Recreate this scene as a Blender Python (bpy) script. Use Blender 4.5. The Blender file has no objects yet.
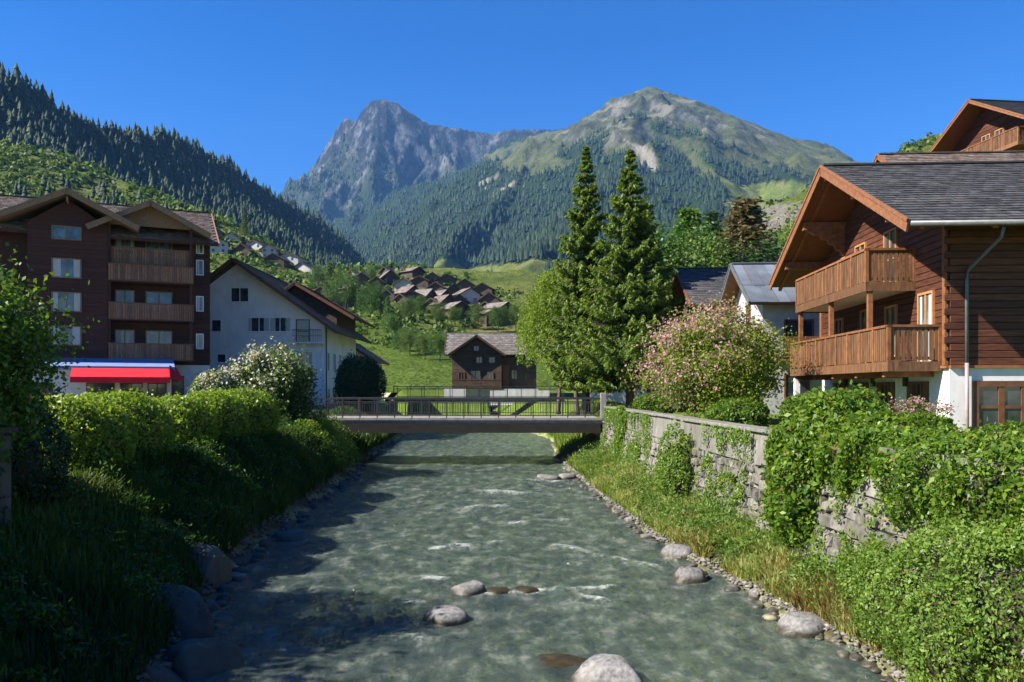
import bpy, bmesh, math, random
import numpy as np
from mathutils import Vector, Matrix, Euler
R = math.radians
rng = np.random.default_rng(11)
random.seed(5)
S = bpy.context.scene
COL = S.collection

# ---------------------------------------------------------------- camera
F, CX, HY, CZ = 800.0, 512.0, 388.0, 4.0          # focal in px, horizon row, eye height above the water
cam_d = bpy.data.cameras.new('camera'); cam = bpy.data.objects.new('camera', cam_d); COL.objects.link(cam)
cam_d.sensor_width = 36.0; cam_d.lens = 36.0 * F / 1024.0
cam_d.shift_y = (HY - 341.0) / 1024.0
cam_d.clip_start = 0.1; cam_d.clip_end = 30000
cam.location = (0, 0, CZ); cam.rotation_euler = (R(90), 0, 0)
S.camera = cam
# ---------------------------------------------------------------- sky, sun, exposure
SUN_EL = R(40.0); SUN_AZ = R(-106.0)               # azimuth from +Y, clockwise seen from above: the sun stands to the left
W = bpy.data.worlds.new('World'); S.world = W; W.use_nodes = True
nt = W.node_tree; bg = nt.nodes['Background']
sky = nt.nodes.new('ShaderNodeTexSky'); sky.sky_type = 'NISHITA'; sky.sun_disc = False
sky.sun_elevation = SUN_EL; sky.sun_rotation = SUN_AZ
sky.altitude = 900; sky.air_density = 1.0; sky.dust_density = 0.1; sky.ozone_density = 4.0
hs = nt.nodes.new('ShaderNodeHueSaturation'); hs.inputs['Saturation'].default_value = 1.4; hs.inputs['Value'].default_value = 0.95; hs.inputs['Hue'].default_value = 0.515
nt.links.new(sky.outputs[0], hs.inputs['Color']); nt.links.new(hs.outputs[0], bg.inputs[0])
bg.inputs[1].default_value = 0.066
sd = Vector((math.sin(SUN_AZ) * math.cos(SUN_EL), math.cos(SUN_AZ) * math.cos(SUN_EL), math.sin(SUN_EL)))
sl = bpy.data.lights.new('sun', 'SUN'); sl.energy = 5.0; sl.angle = R(0.53); sl.color = (1.0, 0.93, 0.82)
so = bpy.data.objects.new('sun', sl); COL.objects.link(so); so.rotation_euler = (-sd).to_track_quat('-Z', 'Y').to_euler()
so.location = (-60, 0, 60)
vs = S.view_settings; vs.view_transform = 'Standard'; vs.look = 'None'; vs.exposure = 1.52; vs.gamma = 1.0
vs.use_curve_mapping = False
S.render.engine = 'CYCLES'
S.cycles.use_denoising = True
S.cycles.max_bounces = 6; S.cycles.transparent_max_bounces = 6; S.cycles.volume_bounces = 0
S.cycles.diffuse_bounces = 3; S.cycles.glossy_bounces = 2; S.cycles.transmission_bounces = 3

# ================================================================ helpers
def uvY(px, py, Y): return Vector(((px - CX) * Y / F, Y, CZ + (HY - py) * Y / F))

def _hash(ix, iy, seed):
    h = (ix.astype(np.int64) * 374761393 + iy.astype(np.int64) * 668265263 + seed * 1442695041) & 0x7fffffff
    h = ((h ^ (h >> 13)) * 1274126177) & 0x7fffffff
    return ((h ^ (h >> 16)) & 0xffff) / 65535.0
def vnoise(x, y, seed=0):
    x = np.asarray(x, float); y = np.asarray(y, float)
    ix = np.floor(x); iy = np.floor(y); fx = x - ix; fy = y - iy
    fx = fx * fx * (3 - 2 * fx); fy = fy * fy * (3 - 2 * fy)
    a = _hash(ix, iy, seed); b = _hash(ix + 1, iy, seed); c = _hash(ix, iy + 1, seed); d = _hash(ix + 1, iy + 1, seed)
    return a + (b - a) * fx + (c - a) * fy + (a - b - c + d) * fx * fy
def fbm(x, y, seed=0, oct=5, gain=0.5):
    s = 0; a = 1.0; t = 0
    for o in range(oct):
        s = s + a * vnoise(x * 2 ** o + 17.3 * o, y * 2 ** o - 9.1 * o, seed + o); t += a; a *= gain
    return s / t
def ridged(x, y, seed=0, oct=5, gain=0.55):
    s = 0; a = 1.0; t = 0
    for o in range(oct):
        n = 1 - abs(2 * vnoise(x * 2 ** o + 31.7 * o, y * 2 ** o + 11.9 * o, seed + o) - 1); s = s + a * n * n; t += a; a *= gain
    return s / t
def sstep(a, b, x):
    t = np.clip((x - a) / (b - a), 0, 1); return t * t * (3 - 2 * t)

def props(o, label=None, cat=None, group=None, kind=None):
    if label: o['label'] = label
    if cat: o['category'] = cat
    if group: o['group'] = group
    if kind: o['kind'] = kind
    return o
def thing(name, label, cat, loc=(0, 0, 0), rotz=0, group=None):
    o = bpy.data.objects.new(name, None); COL.objects.link(o); o.location = loc; o.rotation_euler = (0, 0, rotz)
    o.empty_display_size = 0.3
    return props(o, label, cat, group)
def link(name, me, parent=None, loc=None):
    o = bpy.data.objects.new(name, me); COL.objects.link(o)
    if parent: o.parent = parent
    if loc is not None: o.location = loc
    return o
def npmesh(name, V, Fq, mat, tint=None, smooth=False, cols=None):
    """mesh from numpy arrays; Fq is (n,3) or (n,4), or a list of such arrays"""
    V = np.asarray(V, np.float32); Fs = Fq if isinstance(Fq, list) else [Fq]
    Fs = [np.asarray(f, np.int32) for f in Fs if len(f)]
    me = bpy.data.meshes.new(name); me.vertices.add(len(V)); me.vertices.foreach_set('co', V.ravel())
    n = sum(len(f) for f in Fs); L = np.concatenate([f.ravel() for f in Fs])
    sizes = np.concatenate([np.full(len(f), f.shape[1], np.int32) for f in Fs])
    me.loops.add(len(L)); me.loops.foreach_set('vertex_index', L)
    me.polygons.add(n); st = np.zeros(n, np.int32); st[1:] = np.cumsum(sizes)[:-1]
    me.polygons.foreach_set('loop_start', st); me.polygons.foreach_set('loop_total', sizes)
    if smooth: me.polygons.foreach_set('use_smooth', np.ones(n, bool))
    me.update(calc_edges=True)
    if tint is not None:
        a = me.attributes.new('tint', 'FLOAT', 'FACE'); a.data.foreach_set('value', np.asarray(tint, np.float32))
    if cols is not None:
        for k, v in cols.items():
            a = me.attributes.new(k, 'FLOAT', 'POINT'); a.data.foreach_set('value', np.asarray(v, np.float32))
    if mat: me.materials.append(mat)
    return me
class MB:
    """collects boxes / prisms / tubes into one mesh"""
    def __init__(s): s.v = []; s.f = []
    def add(s, vs, fs):
        b = len(s.v); s.v += [tuple(v) for v in vs]; s.f += [tuple(i + b for i in f) for f in fs]; return s
    def box(s, x0, x1, y0, y1, z0, z1):
        return s.add([(x0, y0, z0), (x1, y0, z0), (x1, y1, z0), (x0, y1, z0), (x0, y0, z1), (x1, y0, z1), (x1, y1, z1), (x0, y1, z1)],
                     [(3, 2, 1, 0), (4, 5, 6, 7), (0, 1, 5, 4), (1, 2, 6, 5), (2, 3, 7, 6), (3, 0, 4, 7)])
    def hexa(s, p):   # 8 points: bottom ring, top ring
        return s.add(p, [(3, 2, 1, 0), (4, 5, 6, 7), (0, 1, 5, 4), (1, 2, 6, 5), (2, 3, 7, 6), (3, 0, 4, 7)])
    def wbox(s, B, u0, u1, z0, z1, d0, d1):
        """box in a wall's frame: B = (origin, along, outward normal)"""
        o, a, n = B
        P = lambda u, z, d: o + a * u + n * d + Vector((0, 0, z))
        return s.hexa([P(u0, z0, d0), P(u1, z0, d0), P(u1, z0, d1), P(u0, z0, d1), P(u0, z1, d0), P(u1, z1, d0), P(u1, z1, d1), P(u0, z1, d1)])
    def beam(s, a, b, w, h=None, up=Vector((0, 0, 1))):
        a = Vector(a); b = Vector(b); h = h or w; d = (b - a).normalized()
        if abs(d.dot(up)) > 0.99: up = Vector((0, 1, 0))
        x = d.cross(up).normalized() * (w / 2); y = x.cross(d).normalized() * (h / 2)
        return s.hexa([a - x - y, a + x - y, a + x + y, a - x + y, b - x - y, b + x - y, b + x + y, b - x + y])
    def tube(s, pts, rad, n=8):
        pts = [Vector(p) for p in pts]; rad = rad if hasattr(rad, '__len__') else [rad] * len(pts)
        rings = []; b = len(s.v)
        for i, p in enumerate(pts):
            d = (pts[min(i + 1, len(pts) - 1)] - pts[max(i - 1, 0)]).normalized()
            r = Vector((0, 0, 1)) if abs(d.z) < 0.9 else Vector((1, 0, 0))
            x = d.cross(r).normalized(); y = x.cross(d)
            for k in range(n):
                t = 2 * math.pi * k / n; s.v.append(tuple(p + (x * math.cos(t) + y * math.sin(t)) * rad[i]))
        for i in range(len(pts) - 1):
            for k in range(n):
                k2 = (k + 1) % n; s.f.append((b + i * n + k, b + (i + 1) * n + k, b + (i + 1) * n + k2, b + i * n + k2))
        s.f.append(tuple(b + k for k in range(n))); s.f.append(tuple(b + (len(pts) - 1) * n + k for k in reversed(range(n))))
        return s
    def prism(s, poly, n):
        """extrude a polygon (list of Vectors) by vector n"""
        m = len(poly); n = Vector(n); P = [Vector(p) for p in poly]
        return s.add(P + [p + n for p in P], [tuple(reversed(range(m))), tuple(range(m, 2 * m))] + [(k, (k + 1) % m, (k + 1) % m + m, k + m) for k in range(m)])
    def mesh(s, name, mat, smooth=False, bevel=0):
        me = bpy.data.meshes.new(name); me.from_pydata(s.v, [], s.f)
        bm = bmesh.new(); bm.from_mesh(me); bmesh.ops.recalc_face_normals(bm, faces=bm.faces)
        if bevel: bmesh.ops.bevel(bm, geom=list(bm.edges), offset=bevel, segments=1, affect='EDGES', profile=0.5)
        bm.to_mesh(me); bm.free()
        if smooth: me.polygons.foreach_set('use_smooth', [True] * len(me.polygons))
        if mat: me.materials.append(mat)
        return me
    def build(s, name, mat, parent=None, smooth=False, bevel=0, loc=None):
        return link(name, s.mesh(name, mat, smooth, bevel), parent, loc)

# ================================================================ materials
def srgb(r, g, b):
    f = lambda c: c / 12.92 if c <= 0.04045 else ((c + 0.055) / 1.055) ** 2.4
    return (f(r / 255), f(g / 255), f(b / 255), 1)
def newmat(name):
    m = bpy.data.materials.new(name); m.use_nodes = True; return m, m.node_tree, m.node_tree.nodes['Principled BSDF']
def N(t, typ, **kw):
    n = t.nodes.new(typ)
    for k, v in kw.items():
        if k in n.inputs.keys() if isinstance(k, str) else False: n.inputs[k].default_value = v
        else: setattr(n, k, v)
    return n
def mixc(t, fac, a, b, mode='MIX'):
    m = t.nodes.new('ShaderNodeMix'); m.data_type = 'RGBA'; m.blend_type = mode
    for sock, v in ((m.inputs[0], fac), (m.inputs[6], a), (m.inputs[7], b)):
        if hasattr(v, 'is_output') or isinstance(v, bpy.types.NodeSocket): t.links.new(v, sock)
        else: sock.default_value = v if not isinstance(v, tuple) else (v if len(v) == 4 else (*v, 1))
    return m.outputs[2]
def pos(t, scale=(1, 1, 1), obj=False):
    if obj: g = t.nodes.new('ShaderNodeTexCoord'); out = g.outputs['Object']
    else: g = t.nodes.new('ShaderNodeNewGeometry'); out = g.outputs['Position']
    mp = t.nodes.new('ShaderNodeMapping'); t.links.new(out, mp.inputs[0]); mp.inputs['Scale'].default_value = scale
    return mp.outputs[0]
def noise(t, vec, scale, detail=5, rough=0.6):
    n = t.nodes.new('ShaderNodeTexNoise'); t.links.new(vec, n.inputs['Vector'])
    n.inputs['Scale'].default_value = scale; n.inputs['Detail'].default_value = detail; n.inputs['Roughness'].default_value = rough
    return n.outputs['Fac']
def ramp(t, fac, stops):
    r = t.nodes.new('ShaderNodeValToRGB'); t.links.new(fac, r.inputs[0]); e = r.color_ramp.elements
    while len(e) < len(stops): e.new(0.5)
    for k, (p, c) in enumerate(stops):
        e[k].position = p; e[k].color = c if len(c) == 4 else (*c, 1)
    return r.outputs[0]
def bump(t, h, strength, dist, bsdf):
    b = t.nodes.new('ShaderNodeBump'); b.inputs['Strength'].default_value = strength; b.inputs['Distance'].default_value = dist
    t.links.new(h, b.inputs['Height']); t.links.new(b.outputs[0], bsdf.inputs['Normal']); return b
def surf(name, c1, c2, scale=3.0, stretch=(1, 1, 1), rough=0.8, bmp=0.3, bd=0.02, rnd=0.0, tint=0.0, big=None, spec=0.3, obj=False, lo=0.3, hi=0.7):
    """two-tone noise material; rnd: brightness spread per object; tint: per face; big = (scale, colour, amount) large stains"""
    m, t, b = newmat(name); v = pos(t, stretch, obj); f = noise(t, v, scale)
    c = ramp(t, f, [(lo, c1), (hi, c2)])
    if big:
        fb = noise(t, pos(t, (1, 1, 1), obj), big[0], 4, 0.65); mr = N(t, 'ShaderNodeMapRange'); t.links.new(fb, mr.inputs[0])
        mr.inputs[1].default_value = 0.48; mr.inputs[2].default_value = 0.68; mr.inputs[3].default_value = 0; mr.inputs[4].default_value = big[2]
        c = mixc(t, mr.outputs[0], c, big[1])
    if rnd:
        oi = t.nodes.new('ShaderNodeObjectInfo'); mr = N(t, 'ShaderNodeMapRange'); t.links.new(oi.outputs['Random'], mr.inputs[0])
        mr.inputs[3].default_value = 1 - rnd; mr.inputs[4].default_value = 1 + rnd
        h = N(t, 'ShaderNodeHueSaturation'); t.links.new(c, h.inputs['Color']); t.links.new(mr.outputs[0], h.inputs['Value']); c = h.outputs[0]
    if tint:
        a = N(t, 'ShaderNodeAttribute', attribute_name='tint'); mr = N(t, 'ShaderNodeMapRange'); t.links.new(a.outputs['Fac'], mr.inputs[0])
        mr.inputs[3].default_value = 1 - tint; mr.inputs[4].default_value = 1 + tint
        h = N(t, 'ShaderNodeHueSaturation'); t.links.new(c, h.inputs['Color']); t.links.new(mr.outputs[0], h.inputs['Value']); c = h.outputs[0]
    t.links.new(c, b.inputs['Base Color']); b.inputs['Roughness'].default_value = rough; b.inputs['Specular IOR Level'].default_value = spec
    if bmp: bump(t, f, bmp, bd, b)
    return m
def leafmat(name, dark, mid, light, trans=0.35, rough=0.5, extra=None, noisy=0.0):
    """leaf material; the attribute tint (0..1, per leaf) picks the colour; extra = (from, colour) for blossom"""
    m, t, b = newmat(name); a = N(t, 'ShaderNodeAttribute', attribute_name='tint')
    st = [(0.0, dark), (0.5, mid), (0.96 if not extra else extra[0] - 0.02, light)]
    if not extra: st += [(1.0, (0.2, 0.14, 0.04))]
    if extra: st += [(extra[0], extra[1]), (1.0, extra[2])]
    c = ramp(t, a.outputs['Fac'], st)
    if noisy:
        f = noise(t, pos(t), noisy, 2); c = mixc(t, f, c, mixc(t, 1.0, c, (1.35, 1.15, 0.75, 1), 'MULTIPLY'))
    tr = t.nodes.new('ShaderNodeBsdfTranslucent'); mx = t.nodes.new('ShaderNodeMixShader'); mx.inputs[0].default_value = trans
    t.links.new(c, b.inputs['Base Color']); b.inputs['Roughness'].default_value = rough; b.inputs['Specular IOR Level'].default_value = 0.25
    tc = mixc(t, 1.0, c, (1.25, 1.2, 0.6, 1), 'MULTIPLY'); t.links.new(tc, tr.inputs[0])
    t.links.new(b.outputs[0], mx.inputs[1]); t.links.new(tr.outputs[0], mx.inputs[2]); t.links.new(mx.outputs[0], t.nodes['Material Output'].inputs[0])
    return m
MT = {}
MT['wood'] = surf('chalet_wood', (0.035, 0.012, 0.007), (0.12, 0.04, 0.018), 2.2, (1, 1, 9), 0.65, 0.4, 0.01, rnd=0.28)
MT['wood_v'] = surf('balcony_wood', (0.06, 0.029, 0.014), (0.21, 0.105, 0.05), 3.0, (6, 6, 0.7), 0.6, 0.35, 0.006, rnd=0.25)
MT['wood_beam'] = surf('beam_wood', (0.13, 0.05, 0.02), (0.26, 0.11, 0.045), 3.0, (2, 2, 2), 0.6, 0.3, 0.008, rnd=0.15)
MT['barge'] = surf('bargeboard_wood', (0.13, 0.052, 0.024), (0.25, 0.11, 0.052), 4.0, (2, 2, 2), 0.55, 0.2, 0.005)
MT['soffit'] = surf('soffit_boards', (0.13, 0.048, 0.02), (0.22, 0.085, 0.034), 3.0, (1, 7, 1), 0.7, 0.4, 0.01)
MT['hwood'] = surf('hotel_wood', (0.034, 0.014, 0.01), (0.075, 0.03, 0.02), 2.0, (1, 1, 9), 0.75, 0.4, 0.01, rnd=0.15)
MT['hbalc'] = surf('hotel_balcony_wood', (0.13, 0.068, 0.04), (0.28, 0.155, 0.09), 3.0, (6, 6, 1), 0.7, 0.3, 0.01, tint=0.3)
MT['hbarge'] = surf('hotel_bargeboard', (0.16, 0.1, 0.06), (0.27, 0.17, 0.1), 3.0, (2, 2, 2), 0.7, 0.2, 0.01)
MT['oldwood'] = surf('old_barn_wood', (0.035, 0.022, 0.015), (0.115, 0.075, 0.05), 2.0, (1, 1, 6), 0.8, 0.4, 0.01, rnd=0.2)
MT['slate'] = surf('dark_slate', (0.034, 0.035, 0.039), (0.078, 0.078, 0.082), 5, (1, 1, 1), 0.6, 0.5, 0.01, tint=0.35, big=(0.6, (0.1, 0.095, 0.085, 1), 0.35), spec=0.4)
MT['tile'] = surf('brown_tile', (0.085, 0.062, 0.055), (0.19, 0.145, 0.125), 4, (1, 1, 1), 0.75, 0.4, 0.01, tint=0.4, big=(0.5, (0.2, 0.18, 0.14, 1), 0.4))
MT['greyroof'] = surf('old_stone_roof', (0.1, 0.088, 0.082), (0.21, 0.19, 0.178), 2.5, (1, 1, 1), 0.8, 0.4, 0.02, tint=0.3, big=(0.4, (0.13, 0.11, 0.09, 1), 0.5))
MT['metalroof'] = surf('zinc_roof', (0.1, 0.118, 0.145), (0.16, 0.185, 0.215), 1.5, (1, 1, 1), 0.42, 0.1, 0.01, tint=0.2, big=(0.5, (0.16, 0.18, 0.2, 1), 0.5), spec=0.5)
MT['plaster'] = surf('white_plaster', (0.56, 0.55, 0.53), (0.68, 0.67, 0.65), 2.5, (1, 1, 1), 0.9, 0.15, 0.004, big=(0.7, (0.58, 0.56, 0.51, 1), 0.5))
MT['plaster_old'] = surf('weathered_plaster', (0.68, 0.67, 0.65), (0.8, 0.79, 0.77), 1.8, (1, 1, 0.5), 0.9, 0.2, 0.006, big=(0.5, (0.55, 0.53, 0.5, 1), 0.6))
MT['greyplaster'] = surf('grey_plaster', (0.3, 0.3, 0.295), (0.42, 0.42, 0.41), 2.0, (1, 1, 1), 0.9, 0.2, 0.006, big=(0.6, (0.34, 0.33, 0.31, 1), 0.5))
MT['whitepaint'] = surf('white_paint', (0.7, 0.7, 0.68), (0.8, 0.8, 0.78), 6, (1, 1, 1), 0.5, 0.05, 0.002)
MT['trim'] = surf('brown_trim', (0.09, 0.04, 0.02), (0.17, 0.075, 0.035), 4, (1, 1, 1), 0.6, 0.2, 0.004, rnd=0.15)
MT['honey'] = surf('honey_window_frame', (0.3, 0.14, 0.055), (0.42, 0.21, 0.085), 5, (2, 2, 1), 0.5, 0.15, 0.003)
MT['curtain'] = surf('pale_curtain', (0.32, 0.34, 0.34), (0.5, 0.5, 0.48), 8, (4, 4, 0.3), 0.9, 0.3, 0.01)
MT['steel'] = surf('dark_railing_steel', (0.02, 0.02, 0.022), (0.045, 0.042, 0.04), 8, (1, 1, 1), 0.55, 0.1, 0.002)
MT['zinc'] = surf('zinc_pipe', (0.07, 0.075, 0.08), (0.13, 0.135, 0.14), 5, (1, 1, 1), 0.45, 0.05, 0.002, spec=0.5)
MT['pinkpipe'] = surf('pinkish_copper_pipe', (0.24, 0.17, 0.17), (0.36, 0.28, 0.28), 5, (1, 1, 1), 0.4, 0.05, 0.002, spec=0.5)
MT['girder'] = surf('dark_girder', (0.01, 0.0085, 0.006), (0.024, 0.02, 0.014), 3, (1, 1, 3), 0.8, 0.3, 0.01)
MT['concrete'] = surf('bridge_concrete', (0.14, 0.135, 0.125), (0.26, 0.25, 0.23), 4, (1, 1, 1), 0.9, 0.25, 0.006, big=(0.9, (0.22, 0.2, 0.18, 1), 0.6))
MT['stone'] = surf('wall_stone', (0.05, 0.046, 0.04), (0.19, 0.178, 0.158), 6, (1, 1, 1), 0.9, 0.9, 0.03, rnd=0.3, big=(1.6, (0.16, 0.17, 0.08, 1), 0.6))
MT['mortar'] = surf('wall_mortar', (0.14, 0.125, 0.1), (0.27, 0.25, 0.21), 6, (1, 1, 1), 0.95, 0.6, 0.02, big=(1.2, (0.1, 0.11, 0.05, 1), 0.6))
MT['parapet'] = surf('parapet_render', (0.09, 0.085, 0.073), (0.21, 0.2, 0.18), 3.0, (1, 1, 0.35), 0.9, 0.5, 0.015, rnd=0.15, big=(1.3, (0.12, 0.125, 0.07, 1), 0.8))
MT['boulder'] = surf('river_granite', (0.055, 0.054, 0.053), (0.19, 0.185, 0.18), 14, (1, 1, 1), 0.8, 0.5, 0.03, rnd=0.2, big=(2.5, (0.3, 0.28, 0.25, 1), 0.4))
MT['darkboulder'] = surf('dark_bank_boulder', (0.028, 0.025, 0.023), (0.09, 0.078, 0.07), 4, (1, 1, 1), 0.7, 0.8, 0.04, rnd=0.2, big=(2.0, (0.05, 0.06, 0.025, 1), 0.6))  # darker stone tone, also on the pillar and the chimney
MT['algae'] = surf('algae_boulder', (0.05, 0.045, 0.02), (0.2, 0.16, 0.06), 7, (1, 1, 1), 0.6, 0.6, 0.03, rnd=0.2, big=(3, (0.06, 0.055, 0.03, 1), 0.7))
MT['bark'] = surf('bark', (0.05, 0.035, 0.025), (0.14, 0.1, 0.075), 7, (2, 2, 0.4), 0.9, 0.7, 0.03)
MT['hedge_core'] = surf('dark_shade_core', (0.02, 0.018, 0.01), (0.045, 0.04, 0.02), 7, (1, 1, 1), 0.95, 0.5, 0.03)  # dark tone of the solid hedge cores, inner shade put into colour
MT['awning'] = surf('red_awning', (0.48, 0.008, 0.018), (0.58, 0.014, 0.028), 2, (1, 1, 1), 0.8, 0.05, 0.004)
MT['canopy'] = surf('blue_grey_canopy', (0.14, 0.2, 0.36), (0.18, 0.25, 0.43), 2, (1, 1, 1), 0.6, 0.05, 0.004)
MT['rockface'] = surf('pale_rock', (0.2, 0.19, 0.18), (0.5, 0.48, 0.46), 0.5, (1, 1, 1), 0.95, 0.8, 0.3)
def wetline(m, z=0.05):
    t = m.node_tree; b = t.nodes['Principled BSDF']; src = b.inputs['Base Color'].links[0].from_socket
    g = t.nodes.new('ShaderNodeNewGeometry'); sx = t.nodes.new('ShaderNodeSeparateXYZ'); t.links.new(g.outputs['Position'], sx.inputs[0])
    nz = noise(t, pos(t), 5, 3); ad = N(t, 'ShaderNodeMath', operation='MULTIPLY_ADD'); t.links.new(nz, ad.inputs[0]); ad.inputs[1].default_value = -0.1; t.links.new(sx.outputs[2], ad.inputs[2])
    mr = N(t, 'ShaderNodeMapRange'); t.links.new(ad.outputs[0], mr.inputs[0]); mr.inputs[1].default_value = z - 0.05; mr.inputs[2].default_value = z + 0.02; mr.inputs[3].default_value = 1; mr.inputs[4].default_value = 0
    t.links.new(mixc(t, mr.outputs[0], src, mixc(t, 1.0, src, (0.33, 0.29, 0.2, 1), 'MULTIPLY')), b.inputs['Base Color'])
    rr = N(t, 'ShaderNodeMapRange'); t.links.new(mr.outputs[0], rr.inputs[0]); rr.inputs[3].default_value = 0.8; rr.inputs[4].default_value = 0.45; t.links.new(rr.outputs[0], b.inputs['Roughness'])
wetline(MT['boulder']); wetline(MT['algae'], 0.12)
def glassmat(name, col=(0.02, 0.025, 0.03), rough=0.06):
    m, t, b = newmat(name); f = noise(t, pos(t), 1.3, 2); b.inputs['Roughness'].default_value = rough
    c = ramp(t, f, [(0.4, col), (0.65, tuple(2.6 * x for x in col))]); t.links.new(c, b.inputs['Base Color']); b.inputs['Specular IOR Level'].default_value = 0.8
    bump(t, noise(t, pos(t), 2.5, 1), 0.03, 0.05, b)
    return m
MT['glass'] = glassmat('dark_window_glass'); MT['glass_pale'] = glassmat('pale_window_glass', (0.05, 0.07, 0.075), 0.1)
G = lambda *c: c
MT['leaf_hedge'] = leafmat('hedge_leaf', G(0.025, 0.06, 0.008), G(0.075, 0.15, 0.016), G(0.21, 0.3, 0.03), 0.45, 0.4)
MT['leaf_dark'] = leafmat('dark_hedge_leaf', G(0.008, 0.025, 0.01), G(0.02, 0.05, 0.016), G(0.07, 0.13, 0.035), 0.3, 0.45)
MT['leaf_tree'] = leafmat('tree_leaf', G(0.018, 0.05, 0.01), G(0.055, 0.125, 0.016), G(0.16, 0.25, 0.03), 0.42, 0.45)
MT['leaf_lilac'] = leafmat('lilac_leaf', G(0.035, 0.07, 0.01), G(0.1, 0.17, 0.02), G(0.22, 0.28, 0.035), 0.45, 0.45, (0.86, G(0.3, 0.13, 0.17), G(0.5, 0.3, 0.34)))
MT['leaf_white'] = leafmat('white_blossom_leaf', G(0.03, 0.06, 0.02), G(0.07, 0.12, 0.03), G(0.12, 0.18, 0.05), 0.35, 0.5, (0.86, G(0.36, 0.33, 0.29), G(0.6, 0.55, 0.5)))
MT['leaf_willow'] = leafmat('willow_leaf', G(0.04, 0.085, 0.016), G(0.1, 0.18, 0.03), G(0.21, 0.31, 0.05), 0.45, 0.45)
MT['leaf_birch'] = leafmat('birch_leaf', G(0.06, 0.11, 0.012), G(0.15, 0.23, 0.025), G(0.29, 0.37, 0.05), 0.45, 0.5)
MT['needle'] = leafmat('spruce_needles', G(0.035, 0.07, 0.014), G(0.09, 0.15, 0.025), G(0.2, 0.27, 0.04), 0.4, 0.55)
MT['needle_far'] = leafmat('forest_needles', G(0.007, 0.019, 0.01), G(0.017, 0.038, 0.014), G(0.05, 0.08, 0.02), 0.1, 0.7)
MT['leaf_far'] = leafmat('hillside_leaf', G(0.03, 0.06, 0.012), G(0.075, 0.13, 0.022), G(0.17, 0.24, 0.04), 0.3, 0.6)
MT['leaf_brown'] = leafmat('dry_leaf', G(0.05, 0.04, 0.016), G(0.1, 0.08, 0.035), G(0.17, 0.14, 0.06), 0.3, 0.6)
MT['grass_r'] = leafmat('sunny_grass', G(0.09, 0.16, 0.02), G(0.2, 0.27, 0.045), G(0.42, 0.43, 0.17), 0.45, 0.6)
MT['grass_l'] = leafmat('shade_toned_grass', G(0.018, 0.045, 0.008), G(0.045, 0.09, 0.013), G(0.14, 0.17, 0.03), 0.35, 0.6)  # darker copy of the bank grass, shade put into its greens
MT['petal'] = leafmat('yellow_petal', G(0.6, 0.42, 0.02), G(0.75, 0.55, 0.03), G(0.8, 0.65, 0.1), 0.4, 0.6)
def attr_mix(t, c, stack):
    for nm, col in stack:
        a = N(t, 'ShaderNodeAttribute', attribute_name=nm); c = mixc(t, a.outputs['Fac'], c, col)
    return c
def ground_mat():
    m, t, b = newmat('valley_grass'); p = pos(t)
    f = noise(t, p, 0.9, 6, 0.7); g1 = ramp(t, f, [(0.3, (0.05, 0.09, 0.012)), (0.7, (0.12, 0.17, 0.024))])
    f2 = noise(t, p, 5, 5, 0.7); g2 = ramp(t, f2, [(0.3, (0.03, 0.024, 0.014)), (0.7, (0.085, 0.075, 0.04))])
    bed = ramp(t, noise(t, p, 2.4, 6, 0.75), [(0.32, (0.08, 0.075, 0.045)), (0.5, (0.26, 0.24, 0.15)), (0.68, (0.55, 0.5, 0.34))])
    pav = ramp(t, noise(t, p, 6, 5), [(0.3, (0.1, 0.095, 0.09)), (0.7, (0.18, 0.17, 0.16))])
    c = attr_mix(t, g1, [('soil', g2), ('bed', bed), ('pave', pav)])
    t.links.new(c, b.inputs['Base Color']); b.inputs['Roughness'].default_value = 0.95; b.inputs['Specular IOR Level'].default_value = 0.1
    bump(t, noise(t, p, 6, 6, 0.75), 0.6, 0.06, b); return m
MT['ground'] = ground_mat()
def hill_mat(name):
    m, t, b = newmat(name); p = pos(t)
    f = noise(t, p, 0.02, 8, 0.7); fine = noise(t, p, 0.25, 6, 0.75)
    meadow = ramp(t, f, [(0.3, (0.08, 0.125, 0.022)), (0.5, (0.15, 0.185, 0.04)), (0.72, (0.26, 0.24, 0.085))])
    lush = ramp(t, fine, [(0.3, (0.07, 0.125, 0.016)), (0.7, (0.14, 0.205, 0.03))])
    forest = ramp(t, fine, [(0.3, (0.01, 0.024, 0.01)), (0.7, (0.035, 0.06, 0.02))])
    alpine = ramp(t, f, [(0.3, (0.05, 0.068, 0.022)), (0.55, (0.1, 0.112, 0.042)), (0.75, (0.17, 0.165, 0.09))])
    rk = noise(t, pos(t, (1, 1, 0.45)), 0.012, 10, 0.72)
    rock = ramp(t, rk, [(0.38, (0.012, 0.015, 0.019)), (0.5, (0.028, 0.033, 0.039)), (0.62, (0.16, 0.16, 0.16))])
    scree = ramp(t, fine, [(0.3, (0.22, 0.2, 0.16)), (0.7, (0.4, 0.36, 0.3))])
    c = attr_mix(t, meadow, [('lush', lush), ('alpine', alpine), ('forest', forest), ('rock', rock), ('scree', scree)])
    t.links.new(c, b.inputs['Base Color']); b.inputs['Roughness'].default_value = 0.95; b.inputs['Specular IOR Level'].default_value = 0.08
    bm_ = bump(t, rk, 1.0, 45.0, b)
    return m
MT['hill'] = hill_mat('alpine_slope')
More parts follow.
